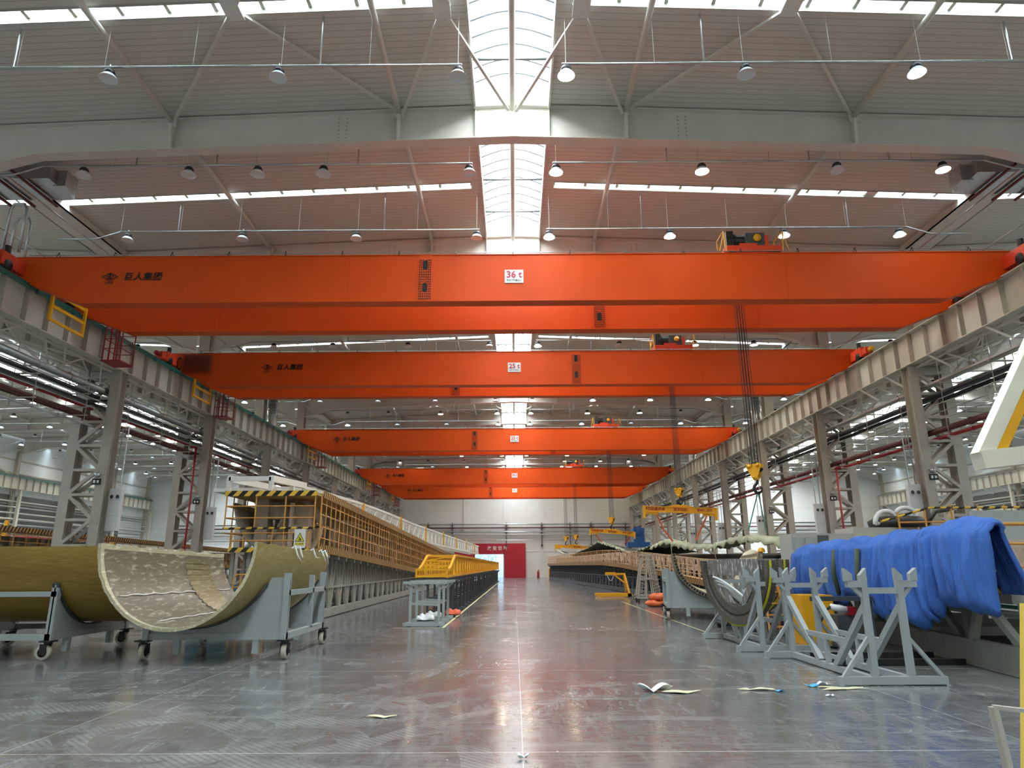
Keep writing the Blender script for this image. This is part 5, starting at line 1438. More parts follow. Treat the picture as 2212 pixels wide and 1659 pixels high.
for k in range(6):
    b = MB(); x, y = 8.3 + 0.5 * k, 11.6 + 0.15 * k
    b.box(*Q(x - 0.08, y, 1.2), *Q(x + 0.08, y + 0.12, 1.75 + 0.2 * rr.random()))
    b.beam(Q(x, y, 1.25), Q(x + 0.4, y + 0.2, 1.85), 0.06, 0.06); b.build('mold_rib', PINKW, t)
MB().box(*Q(8.3, 12.0, 1.85), *Q(11.4, 14.5, 2.0)).box(*Q(8.6, 12.4, 1.2), *Q(8.8, 12.6, 1.85)).box(*Q(10.8, 12.4, 1.2), *Q(11.0, 12.6, 1.85)).build('mold_table', PINKW, t)
b = MB().box(*Q(8.9, 13.5, 2.0), *Q(11.4, 13.6, 2.6)).build('back_panel', STEELG, t)
for k, (z, m) in enumerate(((0.82, PLAST), (0.9, BELT), (0.74, PLAST))):
    y0, y1 = 10.0, 18.0
    o = MB().tube((7.95 + 0.1 * k, y0, z), (8.75 + 0.1 * k, y1, z), 0.032, 8).build('process_pipe', m, None, True)
    tag(o, ['white plastic pipe, upper one under the near right mold deck', 'pale green pipe under the near right mold deck', 'white plastic pipe, lower one under the near right mold deck'][k], 'pipe')
ws2 = empty('warning_sign', (9.6, 12.0, 2.15), 0, 'yellow diamond warning plate behind the near right railing', 'warning sign')
MB().prism([(-0.17, 0), (0, -0.15), (0.17, 0), (0, 0.17)], -0.01, 0).build('panel', SIGNY, ws2)
MB().prism([(-0.05, -0.05), (0.02, -0.06), (0.05, 0.05), (-0.02, 0.06)], -0.014, -0.011).build('marking', BLACK, ws2)

def quilt_mat():
    m = mat('blue_quilt_cloth', srgb(62, 108, 188), 0.85, var=0.10, scale=2.0)
    nt = m.node_tree; N = nt.nodes; L = nt.links; tc = N['Texture Coordinate']; p = N['Principled BSDF']
    mp = N.new('ShaderNodeMapping'); mp.inputs['Scale'].default_value = (1, 3.2, 0.55); mp.inputs['Rotation'].default_value = (0.25, 0, 0); L.new(tc.outputs['Object'], mp.inputs[0])
    n = N.new('ShaderNodeTexNoise'); n.inputs['Scale'].default_value = 3.4; n.inputs['Detail'].default_value = 5; n.inputs['Distortion'].default_value = 1.2; L.new(mp.outputs[0], n.inputs['Vector'])
    b = N.new('ShaderNodeBump'); b.inputs['Strength'].default_value = 0.9; b.inputs['Distance'].default_value = 0.06
    L.new(n.outputs['Fac'], b.inputs['Height']); L.new(b.outputs['Normal'], p.inputs['Normal']); return m
QM = quilt_mat()
def quilt(y0, y1, zt, zb, lab, seed, out=0.0, back=0.5, tilt=0.0):
    rr = random.Random(seed); ph = [rr.random() * 6.28 for _ in range(9)]
    b = MB(); nu, nv = 56, 40
    front = zt - zb
    tot = front + 0.34 + back
    def fn(u, v):
        y = y0 + (y1 - y0) * u
        s = v * tot
        rnd = max(0.0, 1 - abs(2 * u - 1) ** 3.2) ** 0.5          # puffed middle, edges tucked to the rail
        h = s / front
        fold = 0.050 * math.sin(u * 8 + ph[0] + 1.6 * h) + 0.030 * math.sin(u * 19 + ph[1] - 3.0 * h) + 0.018 * math.sin(u * 37 + ph[2] + 5 * h + ph[7]) * (0.4 + 0.6 * abs(math.sin(h * 2 + ph[8])))
        pinch = 0.05 * math.exp(-((u - 0.5 - 0.3 * math.sin(ph[5])) * 9) ** 2)
        hem = 0.05 * math.sin(u * 5 + ph[6]) + 0.02 * math.sin(u * 15 + ph[5])
        if s < front:
            tuck = min(1, h * 9) ** 0.5
            x = 7.0 - (0.04 + (0.13 + out) * rnd * tuck) - (fold - pinch) * rnd * (0.5 + 0.5 * tuck) - 0.06 * math.sin(PI * h) * rnd
            z = zb + s + hem * (1 - h)
        elif s < front + 0.34:
            a = (s - front) / 0.34 * PI; w = 0.06 + (0.12 + out * 0.6) * rnd
            x = 7.1 - w * math.cos(a) - 0.4 * fold * rnd * math.cos(a); z = zt + (0.05 + 0.10 * rnd) * math.sin(a) + 0.3 * fold * rnd
        else:
            q = s - front - 0.34; x = 7.14 + 0.10 * rnd + 0.5 * fold * rnd + 0.25 * q * (back > 0.8); z = zt - q
        yy = y + tilt * (1 - v) + 0.035 * math.sin(h * 5 + ph[3]) * (1 if u > 0.5 else -1) + 0.06 * (1 - h) * (u - 0.5) * math.sin(ph[4])
        return (x, yy, z)
    b.grid(fn, nu, nv)
    o = b.build('quilt', [QM, OLIVE], None, True); solidify(o, 0.05, 1); tag(o, lab, 'quilt', 'blue quilts draped over the railing')
    return o
quilt(17.5, 16.35, 1.86, 0.85, 'blue quilt farthest along the railing, beside the grey cabinet', 1, 0.0)
quilt(16.25, 14.95, 1.93, 0.78, 'blue quilt second from the far end of the railing, with rounded shoulder', 2, 0.06)
quilt(14.85, 13.95, 1.95, 0.95, 'blue quilt third from the far end, short and wrinkled', 3, 0.02)
quilt(13.9, 13.2, 1.93, 0.62, 'blue quilt fourth from the far end, straight hanging with olive lining', 4, 0.0)
quilt(13.15, 12.1, 2.0, 0.62, 'blue quilt fifth from the far end, wide with a diagonal fold', 5, 0.08)
quilt(12.05, 11.6, 2.02, 0.78, 'narrow blue quilt just behind the nearest one', 6, 0.02)
quilt(11.5, 10.3, 2.1, 0.95, 'nearest and largest blue quilt at the railing corner', 7, 0.06, back=0.95)
for k, (y, z0, z1) in enumerate(((15.0, 1.0, 1.9), (13.98, 0.85, 1.9))):
    o = MB().path([(6.80, y, z1), (6.72, y - 0.02, (z0 + z1) / 2), (6.8, y, z0)], 0.05, 8).build('lining_fold', OLIVE, None, True)
    tag(o, 'olive lining showing between quilts, %s from the far end' % nth(k), 'quilt lining')
for k in range(4):
    b = MB().lathe([(0.0, -0.09), (0.09, -0.05), (0.11, 0.02), (0.08, 0.08)], (6.9, 13.75 - 0.55 * k if k < 2 else 12.9 - 0.3 * (k - 2), 0.62), 12)
    tag(b.build('lining_roll', OLIVE, None, True), 'olive lining bunched under a quilt hem, %s from the far end' % nth(k), 'quilt lining')

# cabinets and machines behind the quilts
t = empty('machine_cabinet', (9.0, 20.3, 0), 0, 'grey machine cabinet with louvred doors behind the far quilts', 'cabinet')
MB().box(-1.15, -0.4, 0.0, 0.65, 0.5, 2.45).build('casing', mat('cabinet_grey', srgb(176, 178, 172), 0.5, var=0.04), t)
for k in range(2): MB().box(-1.12 + 0.36 * k, -0.43, 0.3, -0.8 + 0.36 * k, -0.4, 2.35).box(-1.07 + 0.36 * k, -0.445, 0.6, -0.85 + 0.36 * k, -0.43, 2.25).build('louvred_door', STEELG, t)
pp = MB().box(-0.4, -0.43, 0.3, -0.1, -0.4, 2.4).build('dark_panel', STEELD, t)
text('G5', 0.2, WHITEP, pp, (-0.25, -0.44, 2.05))
t = empty('machine_housing', (12.2, 20.6, 0), 0, 'long pale grey machine housing with a short ladder behind the quilts', 'machine')
MB().box(-2.5, -0.6, 0.0, 2.6, 0.6, 2.62).build('casing', mat('housing_grey', srgb(186, 186, 174), 0.5, var=0.04), t)
b = MB()
for x in (-0.7, -0.2): b.beam((x, -0.68, 1.4), (x, -0.68, 2.75), 0.05, 0.06)
for z in (1.6, 1.9, 2.2, 2.5): b.beam((-0.7, -0.68, z), (-0.2, -0.68, z), 0.03, 0.05)
b.build('ladder', STEEL, t)
t = empty('hose_drum', (11.3, 20.6, 2.62), 0, 'black drum with thick pale hoses on top of the machine housing', 'hose drum')
MB().lathe([(0, 0), (0.75, 0), (0.8, 0.2), (0.6, 0.32), (0, 0.34)], n=20).build('drum', DARKM, t, True)
b = MB().path([(-0.8 + 0.35 * (1 - math.cos(q)), -0.3, 0.1 + 0.38 * math.sin(q)) for q in [PI * k / 10 for k in range(11)]], 0.07, 8)
b.path([(0.1 + 0.3 * math.cos(q), -0.35, 0.35 + 0.22 * math.sin(q)) for q in [PI * k / 8 - 1.5 for k in range(12)]], 0.065, 8); b.path([(-0.8, -0.3, 0.12), (-0.3, -0.35, 0.2), (0.3, -0.3, 0.22), (0.7, -0.3, 0.1)], 0.05, 8)
b.build('thick_hose', PLAST, t, True)
MB().path([(0.7, -0.3, 0.1), (1.0, -0.3, 0.45), (1.5, -0.3, 0.55)], 0.06, 8).build('black_hose', DARKM, t, True)
t = empty('deck_barrier', (12.8, 19.4, 0), 0, 'orange railing topped with striped bar above the machine housing', 'railing')
b = MB()
for k in range(8): b.tube((-2.1 + 0.75 * k, 0.0, 0.0), (-2.1 + 0.75 * k, 0.0, 3.0 + 0.1 * min(k, 2)), 0.03, 6)
b.tube((-2.1, 0, 2.72), (3.2, 0, 2.78), 0.025, 6); b.build('railing_frame', YELO, t)
MB().tube((-2.6, 0, 2.75), (-1.2, 0, 3.12), 0.035, 6).tube((-1.2, 0, 3.12), (3.2, 0, 3.12), 0.035, 6).build('striped_bar', HAZ, t)
for k in range(5):
    o = MB().lathe([(0.0, 0), (0.12, 0), (0.13, 0.5), (0.1, 0.55), (0, 0.55)], (11.9 + 0.85 * k, 20.4, 2.62), 14).build('paint_canister', CREAM, None, True)
    tag(o, 'cream canister on the machine housing, %s from the left' % nth(k), 'canister', 'cream canisters on the housing')
# yellow switch cabinet
t = empty('switch_cabinet', (6.35, 15.3, 0), 0, 'yellow floor cabinet under the far quilts, behind the forked racks', 'cabinet')
MB().box(-0.35, -0.3, 0.0, 0.3, 0.35, 0.98).build('casing', YEL, t)
MB().box(-0.32, -0.315, 0.05, 0.27, -0.3, 0.92).build('door_panel', YEL, t)
t = empty('power_box', (6.62, 14.55, 0), 0, 'grey power box with white plug beside the yellow cabinet', 'electrical box')
MB().box(-0.2, -0.2, 0.0, 0.25, 0.2, 0.62).build('casing', STEELD, t)
MB().tube((-0.3, -0.15, 0.78), (0.0, -0.18, 0.72), 0.065, 12).build('plug', PLAST, t, True)
MB().box(0.0, -0.24, 0.62, 0.16, -0.1, 0.78).build('socket', REDP, t)
MB().path([(-0.3, -0.15, 0.78), (-0.45, -0.2, 0.7), (-0.6, -0.2, 0.4), (-0.62, -0.2, 0.05), (-0.3, -0.25, 0.02)], 0.025, 6).build('cable', DARKM, t, True)
tag(MB().box(5.55, 13.4, 0.94, 6.75, 13.5, 1.02).box(5.6, 13.42, 0, 5.68, 13.48, 0.94).box(6.6, 13.42, 0, 6.68, 13.48, 0.94).build('steel_bench', STEELD), 'low dark steel bench bar in front of the yellow cabinet', 'bench')
for k, y in enumerate((11.0, 11.9)):
    tag(MB().box(5.2, y + 0.95, 0.01, 7.35, y + 1.03, 0.1).build('floor_bar', DARKM), 'dark steel bar lying on the floor under the near mold, %s one' % ['nearer', 'farther'][k], 'steel bar')
t = empty('step_ladder', (5.95, 16.6, 0), 0, 'orange step ladder left of the yellow cabinet', 'ladder')
b = MB()
for x in (-0.22, 0.22): b.beam((x, -0.3, 0.0), (x * 0.7, 0, 1.25), 0.04, 0.05).beam((x, 0.3, 0.0), (x * 0.7, 0, 1.25), 0.03, 0.04)
b.build('ladder_rail', YELO, t)
for k in range(4): MB().box(-0.2, -0.28 + 0.07 * k, 0.25 * (k + 1) - 0.02, 0.2, -0.18 + 0.07 * k, 0.25 * (k + 1) + 0.01).build('step', YELO, t)

# ================================================================ frame right beside the camera
t = empty('gantry_arm', (3.6, 5.0, 0), 0, 'white and yellow gantry post and triangular arm at the right edge', 'gantry')
MB().beam((-0.17, 0, 0), (0.08, 0, 1.31), 0.2, 0.2).build('post', mat('pale_yellow_post', srgb(226, 198, 90), 0.4), t)
b = MB(); b.beam((-0.2, -0.0, 2.33), (1.6, 0, 2.52), 0.13, 0.13)
b.beam((-0.17, 0, 2.36), (1.0, 0, 4.2), 0.10, 0.10); b.beam((1.0, 0, 4.2), (1.6, 0, 2.5), 0.12, 0.1)
b.beam((1.5, 0, 0), (1.5, 0, 2.5), 0.14, 0.14)
b.build('arm', mat('cream_gantry_paint', srgb(240, 236, 214), 0.4), t)
MB().beam((-0.06, 0, 2.38), (1.11, 0, 4.2), 0.09, 0.08).build('yellow_face', YEL, t)
t = empty('angle_frame', (2.75, 4.15, 0), 0, 'small grey angle-iron frame at the bottom right corner', 'frame')
MB().beam((-0.02, 0, 0), (-0.06, 0.05, 0.82), 0.03, 0.05).beam((-0.06, 0.05, 0.82), (0.5, -0.15, 0.78), 0.04, 0.02).beam((0.5, -0.15, 0), (0.5, -0.15, 0.78), 0.03, 0.04).build('leg', STEEL, t)

# ================================================================ litter on the floor
def paper(x, y, sx, sy, m, lab, seed, h=0.05):
    rr = random.Random(seed); p = [rr.random() * 6 for _ in range(4)]
    b = MB()
    b.grid(lambda u, v: (x + sx * (u - 0.5) * (1 + 0.3 * math.sin(v * 6 + p[0])), y + sy * (v - 0.5) * (1 + 0.4 * math.sin(u * 5 + p[1])), 0.008 + h * abs(math.sin(u * 4 + p[2]) * math.sin(v * 3 + p[3]))), 12, 8)
    o = b.build('litter_scrap', m, None, True); solidify(o, 0.004, 1); tag(o, lab, 'scrap')
CRM = mat('cream_film', srgb(220, 216, 180), 0.5); CYAN = mat('blue_film', srgb(70, 170, 220), 0.5)
paper(1.83, 9.72, 0.36, 0.16, PLAST, 'white crumpled paper on the floor, largest scrap near the centre', 1, 0.09)
paper(2.15, 9.62, 0.4, 0.16, CRM, 'cream net scrap touching the white paper', 2, 0.03)
paper(3.2, 9.78, 0.4, 0.1, CRM, 'thin cream film strip between the paper and the forked rack', 3, 0.03)
paper(3.45, 9.66, 0.1, 0.06, CYAN, 'tiny blue scrap at the end of the thin cream strip', 4, 0.02)
paper(4.0, 9.98, 0.16, 0.1, CYAN, 'blue film scrap in front of the nearest rack foot', 5, 0.03)
paper(4.2, 10.12, 0.2, 0.08, PLAST, 'white film scrap against the nearest rack foot', 6, 0.04)
paper(4.35, 9.85, 0.5, 0.2, CRM, 'pale cream film patch before the nearest rack', 7, 0.02)
paper(-1.47, 8.18, 0.26, 0.07, CRM, 'narrow cream tape strip on the floor left of the centre joint', 8, 0.02)
paper(0.06, 6.5, 0.09, 0.05, PLAST, 'small white wad on the centre floor joint', 9, 0.03)
paper(3.95, 9.3, 0.09, 0.06, PLAST, 'small white flake in front of the blue film scrap', 10, 0.02)
# ================================================================ back wall: entrance, pipes
RED = mat('crimson_board', srgb(168, 24, 44), 0.5, var=0.04)
t = empty('entrance_portal', (-3.6, 100.85, 0), 0, 'crimson entrance surround with white characters on the back wall', 'entrance surround')
MB().box(-5.0, -0.25, 3.28, 5.15, 0, 4.75).box(2.1, -0.25, 0, 5.15, 0, 3.28).box(-5.0, -0.25, 0, -2.1, 0, 3.28).build('board', RED, t)
text('改变世界', 0.62, WHITEP, t, (1.1, -0.3, 4.05), space=1.45, bold=0.01)
SCRB = emis('corridor_glow_blue', (0.40, 0.68, 0.86, 1), 0.75)  # corridor walls and ceiling glow in place of the light inside
SCRD = emis('screen_blue', (0.02, 0.10, 0.9, 1), 1.2)
t = empty('entrance_corridor', (-3.6, 101.3, 0), 0, 'bright light-blue corridor seen through the entrance opening', 'corridor')
MB().box(-2.6, 3.0, 0, 2.6, 3.1, 3.4).box(-2.2, 0, 3.27, 2.2, 3.0, 3.35).box(-2.3, 0, 0, -2.2, 3, 3.3).box(2.2, 0, 0, 2.3, 3, 3.3).build('glowing_corridor_wall', SCRB, t)
MB().box(-2.2, 2.6, 1.7, 0.95, 2.7, 3.2).build('blue_screen', SCRD, t)
b = MB()
for k in range(3):
    for j in range(2):
        cx, cz = -1.4 + 1.1 * k + 0.55 * j, 1.9 + 0.75 * j
        b.path([(cx + 0.42 * math.cos(q), 2.57, cz + 0.42 * math.sin(q)) for q in [PI * i / 3 + PI / 6 for i in range(6)]], 0.03, 4, closed=True)
b.build('hexagon_outline', emis('hexagon_white', (0.9, 0.95, 1, 1), 1.5), t)
tag(MB().box(-6.5, 100.99, 0, 0, 104.4, -0.0 + 0.002).build('corridor_floor', FLOOR), kind='structure')
for k, (z, m, c) in enumerate(((7.45, GALV, 'grey'), (6.95, BROWNP, 'brown-red'), (6.4, GALV, 'silver'), (5.95, STEEL, 'pale'), (5.2, GALV, 'thin silver'))):
    tag(MB().tube((-50, 100.5, z), (50, 100.5, z), 0.09 if k < 4 else 0.05, 8).build('wall_pipe', m, None, True), '%s pipe running across the back wall, %s from the top' % (c, nth(k)), 'pipe', 'pipes across the back wall')
p0 = None
for k, x in enumerate((-46, -38, -30, -23, -12.5, -9, -1.2, 3.9, 8, 11.0, 16, 24, 32, 40, 46)):
    lab = 'pipe bracket on the back wall, %s from the left' % nth(k)
    if p0 is None:
        p0 = empty('pipe_bracket', (x, 100.6, 0), 0, lab, 'pipe bracket', 'pipe brackets on the back wall')
        MB().box(-0.12, -0.2, 4.3, 0.12, 0.2, 4.6).box(-0.05, 0, 4.6, 0.05, 0.2, 7.7).build('upright', STEELD, p0)
        for z in (7.32, 6.82, 6.27): MB().box(-0.2, -0.2, z, 0.2, 0.2, z + 0.04).build('arm_bar', STEELD, p0)
    else: dup(p0, (x, 100.6, 0), label=lab)
# pipes and shelves low on the outer walls
for s in (-1, 1):
    for k in range(12):
        z = 1.9 + 0.6 * k; m = (GALV, BROWNP, STEEL, BROWNP, STEELW, REDP, STEELW, GALV, STEELW, STEELW, GALV, STEELW)[k]
        tag(MB().tube((s * (XW - 0.6), 55, z), (s * (XW - 0.6), 99.5, z), 0.08, 8).build('wall_pipe', m, None, True), 'horizontal pipe along the outer %s wall, %s from the floor' % (SIDE[s], nth(k)), 'pipe')
    for k, y in enumerate(FRAMES[4:]):
        t = tag(MB().box(s * (XW - 1.0) - 0.14, y - 0.14, 0, s * (XW - 1.0) + 0.14, y + 0.14, 9.71).box(s * (XW - 1.0) - 0.02, y - 0.14, 9.0, s * XW, y + 0.14, 9.2).build('wall_stanchion', STEELW), 'pale steel stanchion under the outer %s runway, %s from the camera' % (SIDE[s], nth(k)), 'stanchion')
    for k, y in enumerate((64, 82)):
        b = MB().beam((s * (XW - 0.3), y + 0.2, 10.9), (s * (XW - 0.3), y + 8.8, 14.0), 0.1, 0.14).beam((s * (XW - 0.3), y + 0.2, 14.0), (s * (XW - 0.3), y + 8.8, 10.9), 0.1, 0.14)
        tag(b.build('wall_brace', STEELW), 'large steel X brace high on the outer %s wall, %s one' % (SIDE[s], ['nearer', 'farther'][k]), 'wall brace')
# ================================================================ aisle contents
D = mold('blade_mold', 'yellow railed blade mold in the left aisle behind the first columns', lambda y: -22.0, -1, 27.5, 78, lambda y: 1.9 - 0.008 * (y - 27), lambda y: 3.35 - 0.016 * (y - 27), 3.4, step=3.2)
mold('blade_mold', 'yellow railed blade mold in the right aisle behind the columns', lambda y: 22.5, 1, 30, 78, lambda y: 1.6 - 0.006 * (y - 30), None, 3.4, step=3.2)
lattice('dark_lattice_truss', 'dark blue-grey lattice truss lying in the left aisle', 'truss', lambda y: -29.5, 1.6, 2.8, 40, 92, STEELD, 1.5, 0.1, 0.14, zf=lambda y: 0.08, pieces=10)
lattice('dark_lattice_truss', 'dark lattice truss standing beyond the left columns, nearer the hall', 'truss', lambda y: -14.6, 1.2, 2.0, 46, 88, STEELD, 1.5, 0.08, 0.12, zf=lambda y: 0.06, pieces=10)
lattice('dark_lattice_truss', 'dark lattice truss lying in the right aisle', 'truss', lambda y: 30, 1.6, 2.8, 45, 92, STEELD, 1.6, 0.1, 0.14, zf=lambda y: 0.08, pieces=10)
for k, (x, y) in enumerate(((-25.0, 34), (-30.0, 52), (-30.0, 60))):
    tag(MB().beam((x, y, 0.0), (x + 0.1, y, 3.9), 0.18, 0.1).build('yellow_post', YEL), 'yellow post standing up in the left aisle, %s from the camera' % nth(k), 'post')
# ventilation ducts under the valley gutters
def duct(x, y, s, lab):
    t = empty('air_duct', (x, y, 0), 0, lab, 'air duct', 'silver air ducts at the columns')
    MB().tube((0, 0, 9.6), (0, 0, 13.1), 0.34, 16).build('riser', GALV, t, True)
    MB().path([(0, 0, 12.9), (0, 0, 13.3), (-s * 0.3, 0, 13.6), (-s * 0.9, 0, 13.7), (-s * 3.2, 0, 13.7)], 0.34, 14).build('elbow', GALV, t, True)
    b = MB()
    for k in range(8): b.tube((0, 0, 9.8 + 0.42 * k), (0, 0, 9.84 + 0.42 * k), 0.36, 16)
    for k in range(5): b.tube((-s * (1.0 + 0.5 * k), 0, 13.7), (-s * (1.04 + 0.5 * k), 0, 13.7), 0.36, 16)
    b.build('seam_ring', GALV, t)
    MB().box(-s * 3.1 - 0.35, -0.5, 13.45, -s * 3.1 + 0.35, 0.5, 14.0).build('outlet_box', GALV, t)
k = 0
for y in (46.9, 64.9, 82.9):
    for s in (-1, 1):
        duct(s * 17.0, y, s, 'silver ribbed air duct rising at the %s columns, %s from the camera' % (SIDE[s], nth(k))); 
    k += 1
for s in (-1, 1):
    o = MB().box(s * 15.5, 20.2, 14.2, s * 19.5, 21.6, 14.7).box(s * 15.2, 20.6, 14.15, s * 15.6, 21.2, 14.75).build('flat_duct', GALV)
    tag(o, 'flat silver duct box just behind the nearest roof beam at the %s edge' % SIDE[s], 'air duct')
    for j in range(4):
        tag(MB().tube((s * (16.3 + 0.8 * j), 19.6, 14.12), (s * (16.3 + 0.8 * j), 21.9, 14.12), 0.05, 6).build('duct_pipe', BROWNP), 'dark red pipe under the flat duct, %s edge, %s from the hall centre' % (SIDE[s], nth(j)), 'pipe')
# conduit loops rising at the left end of the nearest crane
b = MB()
for k in range(2):
    x = -17.2 - 0.55 * k
    b.path([(x, 21.0 + k, 11.9), (x, 21.0 + k, 13.5), (x + 0.1, 21.0 + k, 13.7), (x + 0.45, 21.0 + k, 13.7), (x + 0.55, 21.0 + k, 13.5), (x + 0.55, 21.0 + k, 11.9)], 0.045, 8)
tag(b.build('conduit_loop', GALV, None, True), 'silver conduit loops standing above the left end of the nearest crane', 'conduit')
# secondary long conduits under the gutters
for s in (-1, 1):
    tag(MB().tube((s * 16.4, 19.5, 13.9), (s * 16.4, 99, 13.9), 0.035, 6).build('gutter_conduit', GALV), 'long galvanised conduit under the %s gutter, hall side' % SIDE[s], 'conduit')
    tag(MB().tube((s * 18.8, 19.5, 13.7), (s * 18.8, 99, 13.7), 0.035, 6).build('gutter_conduit', STEEL), 'long grey conduit under the %s gutter, aisle side' % SIDE[s], 'conduit')

# blue machine behind the right mold
t = empty('blue_machine', (10.2, 58.0, 3.1), 0, 'blue machine standing beyond the right mold under the middle spreader', 'machine')
MB().box(-0.9, -0.5, -0.05, 0.9, 0.5, 0.35).box(-0.4, -0.4, 0.35, 0.5, 0.4, 1.5).box(-0.2, -0.6, 1.0, 0.2, -0.4, 1.6).build('housing', mat('machine_blue', srgb(36, 92, 160), 0.45), t)
MB().box(-0.8, -0.4, -3.1, -0.6, 0.4, -0.05).box(0.6, -0.4, -3.1, 0.8, 0.4, -0.05).build('leg', STEELD, t)

# dark blue rolled cloths and the person in a yellow helmet beside them
for k, (x, y, z) in enumerate(((8.55, 21.7, 1.9), (8.95, 21.5, 1.9))):
    b = MB()
    b.grid(lambda u, v: (x + 0.16 * math.cos(PI * v) , y + 0.8 * (u - 0.5), z - 0.35 * (v < 0.01) - 0.35 * (v > 0.99) + 0.42 * math.sin(PI * v) + 0.02 * math.sin(u * 20)), 12, 12)
    o = b.build('folded_cloth', DBLUE, None, True); solidify(o, 0.05); tag(o, 'dark blue folded cloth hung beside the grey cabinet, %s one' % ['left', 'right'][k], 'cloth')
tag(MB().box(8.2, 21.2, 1.38, 9.9, 22.0, 1.5).box(8.2, 21.3, 0, 8.3, 21.4, 1.38).box(9.7, 21.3, 0, 9.8, 21.4, 1.38).box(8.2, 21.9, 0, 8.3, 22.0, 1.38).box(9.7, 22.0, 0, 9.8, 22.1, 1.38).build('work_platform', TAN), 'tan work platform behind the grey machine cabinet', 'platform')

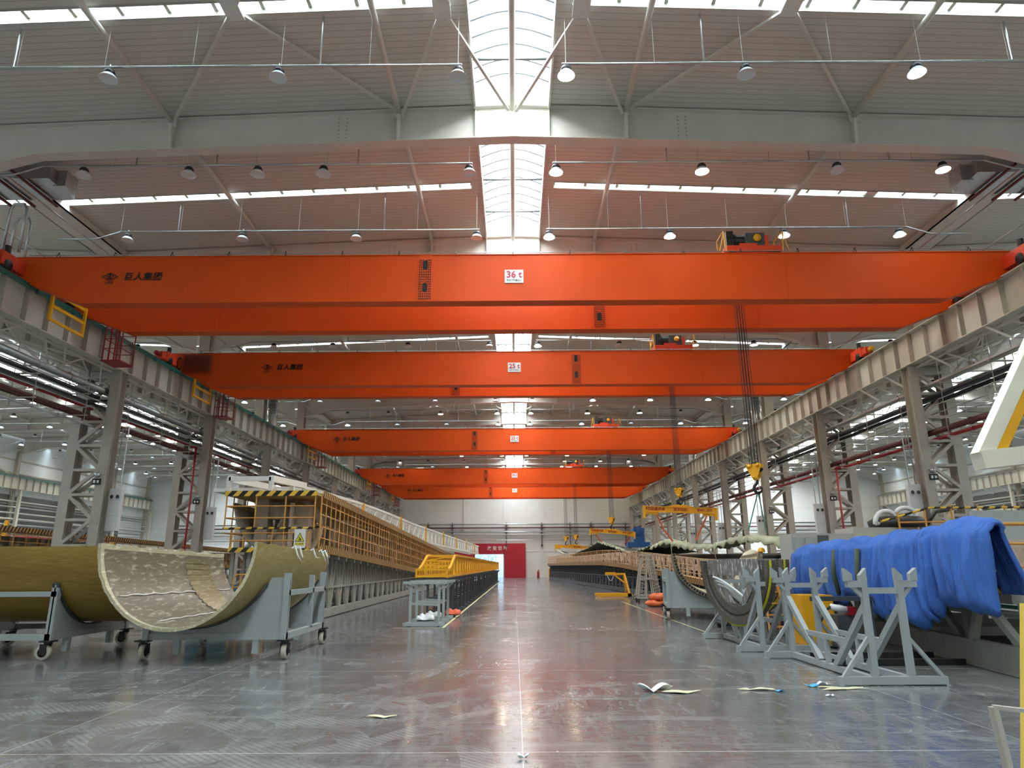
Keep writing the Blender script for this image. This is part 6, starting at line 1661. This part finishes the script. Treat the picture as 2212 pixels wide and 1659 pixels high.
def person(x, y, z, rz, lab):
    t = empty('person', (x, y, z), rz, lab, 'person')
    me = bpy.data.meshes.new('body')
    J = {'pel': (0, -0.05, 0.90, .14, .11), 'wst': (0, 0.07, 1.02, .13, .10), 'chs': (0, 0.28, 1.12, .16, .11), 'nb': (0, 0.41, 1.15, .07, .06), 'nk': (0, 0.46, 1.17, .055, .055), 'hd': (0, 0.55, 1.19, .085, .10), 'ht': (0, 0.60, 1.24, .07, .08)}
    E = [('pel', 'wst'), ('wst', 'chs'), ('chs', 'nb'), ('nb', 'nk'), ('nk', 'hd'), ('hd', 'ht')]
    for s, n in ((-1, 'l'), (1, 'r')):
        J['hp' + n] = (s * .09, 0, .88, .095, .095); J['kn' + n] = (s * .11, .03, .48, .06, .06); J['an' + n] = (s * .11, -.02, .09, .04, .045); J['to' + n] = (s * .12, .15, .04, .04, .03)
        J['sh' + n] = (s * .19, .36, 1.14, .06, .06); J['el' + n] = (s * .24, .42, .88, .045, .045); J['wr' + n] = (s * .17, .52, .66, .03, .028); J['pm' + n] = (s * .15, .55, .58, .03, .018)
        E += [('pel', 'hp' + n), ('hp' + n, 'kn' + n), ('kn' + n, 'an' + n), ('an' + n, 'to' + n), ('chs', 'sh' + n), ('sh' + n, 'el' + n), ('el' + n, 'wr' + n), ('wr' + n, 'pm' + n)]
        for k, (dx, ln) in enumerate(((-.028, .06), (-.01, .075), (.01, .07), (.027, .055))):
            J['f%d%s' % (k, n)] = (s * .15 + dx, .565, .54, .011, .011); J['g%d%s' % (k, n)] = (s * .15 + dx, .58, .54 - ln, .009, .009)
            E += [('pm' + n, 'f%d%s' % (k, n)), ('f%d%s' % (k, n), 'g%d%s' % (k, n))]
        J['th' + n] = (s * .15 - s * .045, .57, .56, .012, .012); E += [('pm' + n, 'th' + n)]
    ks = list(J); me.from_pydata([J[k][:3] for k in ks], [(ks.index(a), ks.index(b_)) for a, b_ in E], [])
    o = bpy.data.objects.new('body', me); COL.objects.link(o); o.parent = t
    sk = o.modifiers.new('skin', 'SKIN'); sk.use_smooth_shade = True
    if not me.skin_vertices: me.attributes.new if False else None
    bm = bmesh.new(); bm.from_mesh(me); ly = bm.verts.layers.skin.verify()
    for v, k in zip(bm.verts, ks): v[ly].radius = J[k][3:5]; v[ly].use_root = (k == 'pel')
    bm.to_mesh(me); bm.free()
    sb = o.modifiers.new('sub', 'SUBSURF'); sb.levels = 1; sb.render_levels = 2
    me.materials.append(mat('skin_tone', srgb(190, 140, 112), 0.6))
    MB().path([(0, -0.08, 0.88), (0, 0.07, 1.03), (0, 0.28, 1.13), (0, 0.40, 1.16)], lambda u: 0.17 + 0.03 * math.sin(PI * u) - 0.07 * max(0, u - 0.8) * 5, 16).build('work_shirt', CREAM, t, True)
    for s in (-1, 1):
        MB().tube((s * .10, -.04, .93), (s * .12, -.01, .14), .12, 12, r2=.075).build('trouser_leg', DBLUE, t, True)
        MB().tube((s * .18, .36, 1.16), (s * .24, .42, .89), .08, 10, r2=.06).build('sleeve', CREAM, t, True)
    MB().lathe([(0.125, 1.22), (0.14, 1.215), (0.12, 1.24), (0.115, 1.30), (0.08, 1.35), (0, 1.37)], (0, 0.57, 0), 18).build('helmet', YEL, t, True)
    MB().lathe([(0, 1.57), (0.012, 1.575), (0.016, 1.60), (0, 1.63)], (0, 0.66, -0.4), 8).build('nose', mat('skin_tone', None), t, True)
    return t
person(8.05, 24.6, 0.82, -PI * 0.5, 'person in a yellow helmet and pale shirt bent over beyond the half rings')
# plastic-wrapped bale behind the left shells
t = empty('wrapped_bale', (-8.2, 19.6, 0), 0, 'blue and green plastic-wrapped bale behind the open left shell', 'bale')
o = MB().box(-0.55, -0.5, 0.12, 0.65, 0.5, 1.15).build('bale_body', mat('bale_green_blue', srgb(50, 96, 110), 0.35, var=0.4, scale=3, bump=0.6, bscale=8), t); bevel(o, 0.15, 4)
MB().box(-0.65, -0.55, 0, 0.75, -0.4, 0.12).box(-0.65, 0.4, 0, 0.75, 0.55, 0.12).build('pallet_base', WOOD, t)
t = empty('hand_cart', (-7.1, 19.0, 0), 0, 'small orange tube-frame cart beside the plastic-wrapped bale', 'cart')
b = MB()
for y in (-0.25, 0.25): b.path([(-0.35, y, 0.1), (-0.35, y, 1.35), (-0.25, y, 1.42), (0.3, y, 1.42), (0.35, y, 1.35), (0.35, y, 0.1)], 0.022, 6)
for z in (0.3, 0.8, 1.1): b.path([(-0.35, -0.25, z), (0.35, -0.25, z), (0.35, 0.25, z), (-0.35, 0.25, z)], 0.018, 6, closed=True)
b.build('tube_frame', YELO, t)
MB().box(-0.33, -0.24, 0.28, 0.33, 0.24, 0.31).build('shelf', STEELD, t)
for x in (-0.3, 0.3):
    for y in (-0.22, 0.22): MB().lathe([(0, -0.02), (0.06, -0.02), (0.06, 0.02), (0, 0.02)], (x, y, 0.06), 12, axis='x').build('caster', DARKM, t)
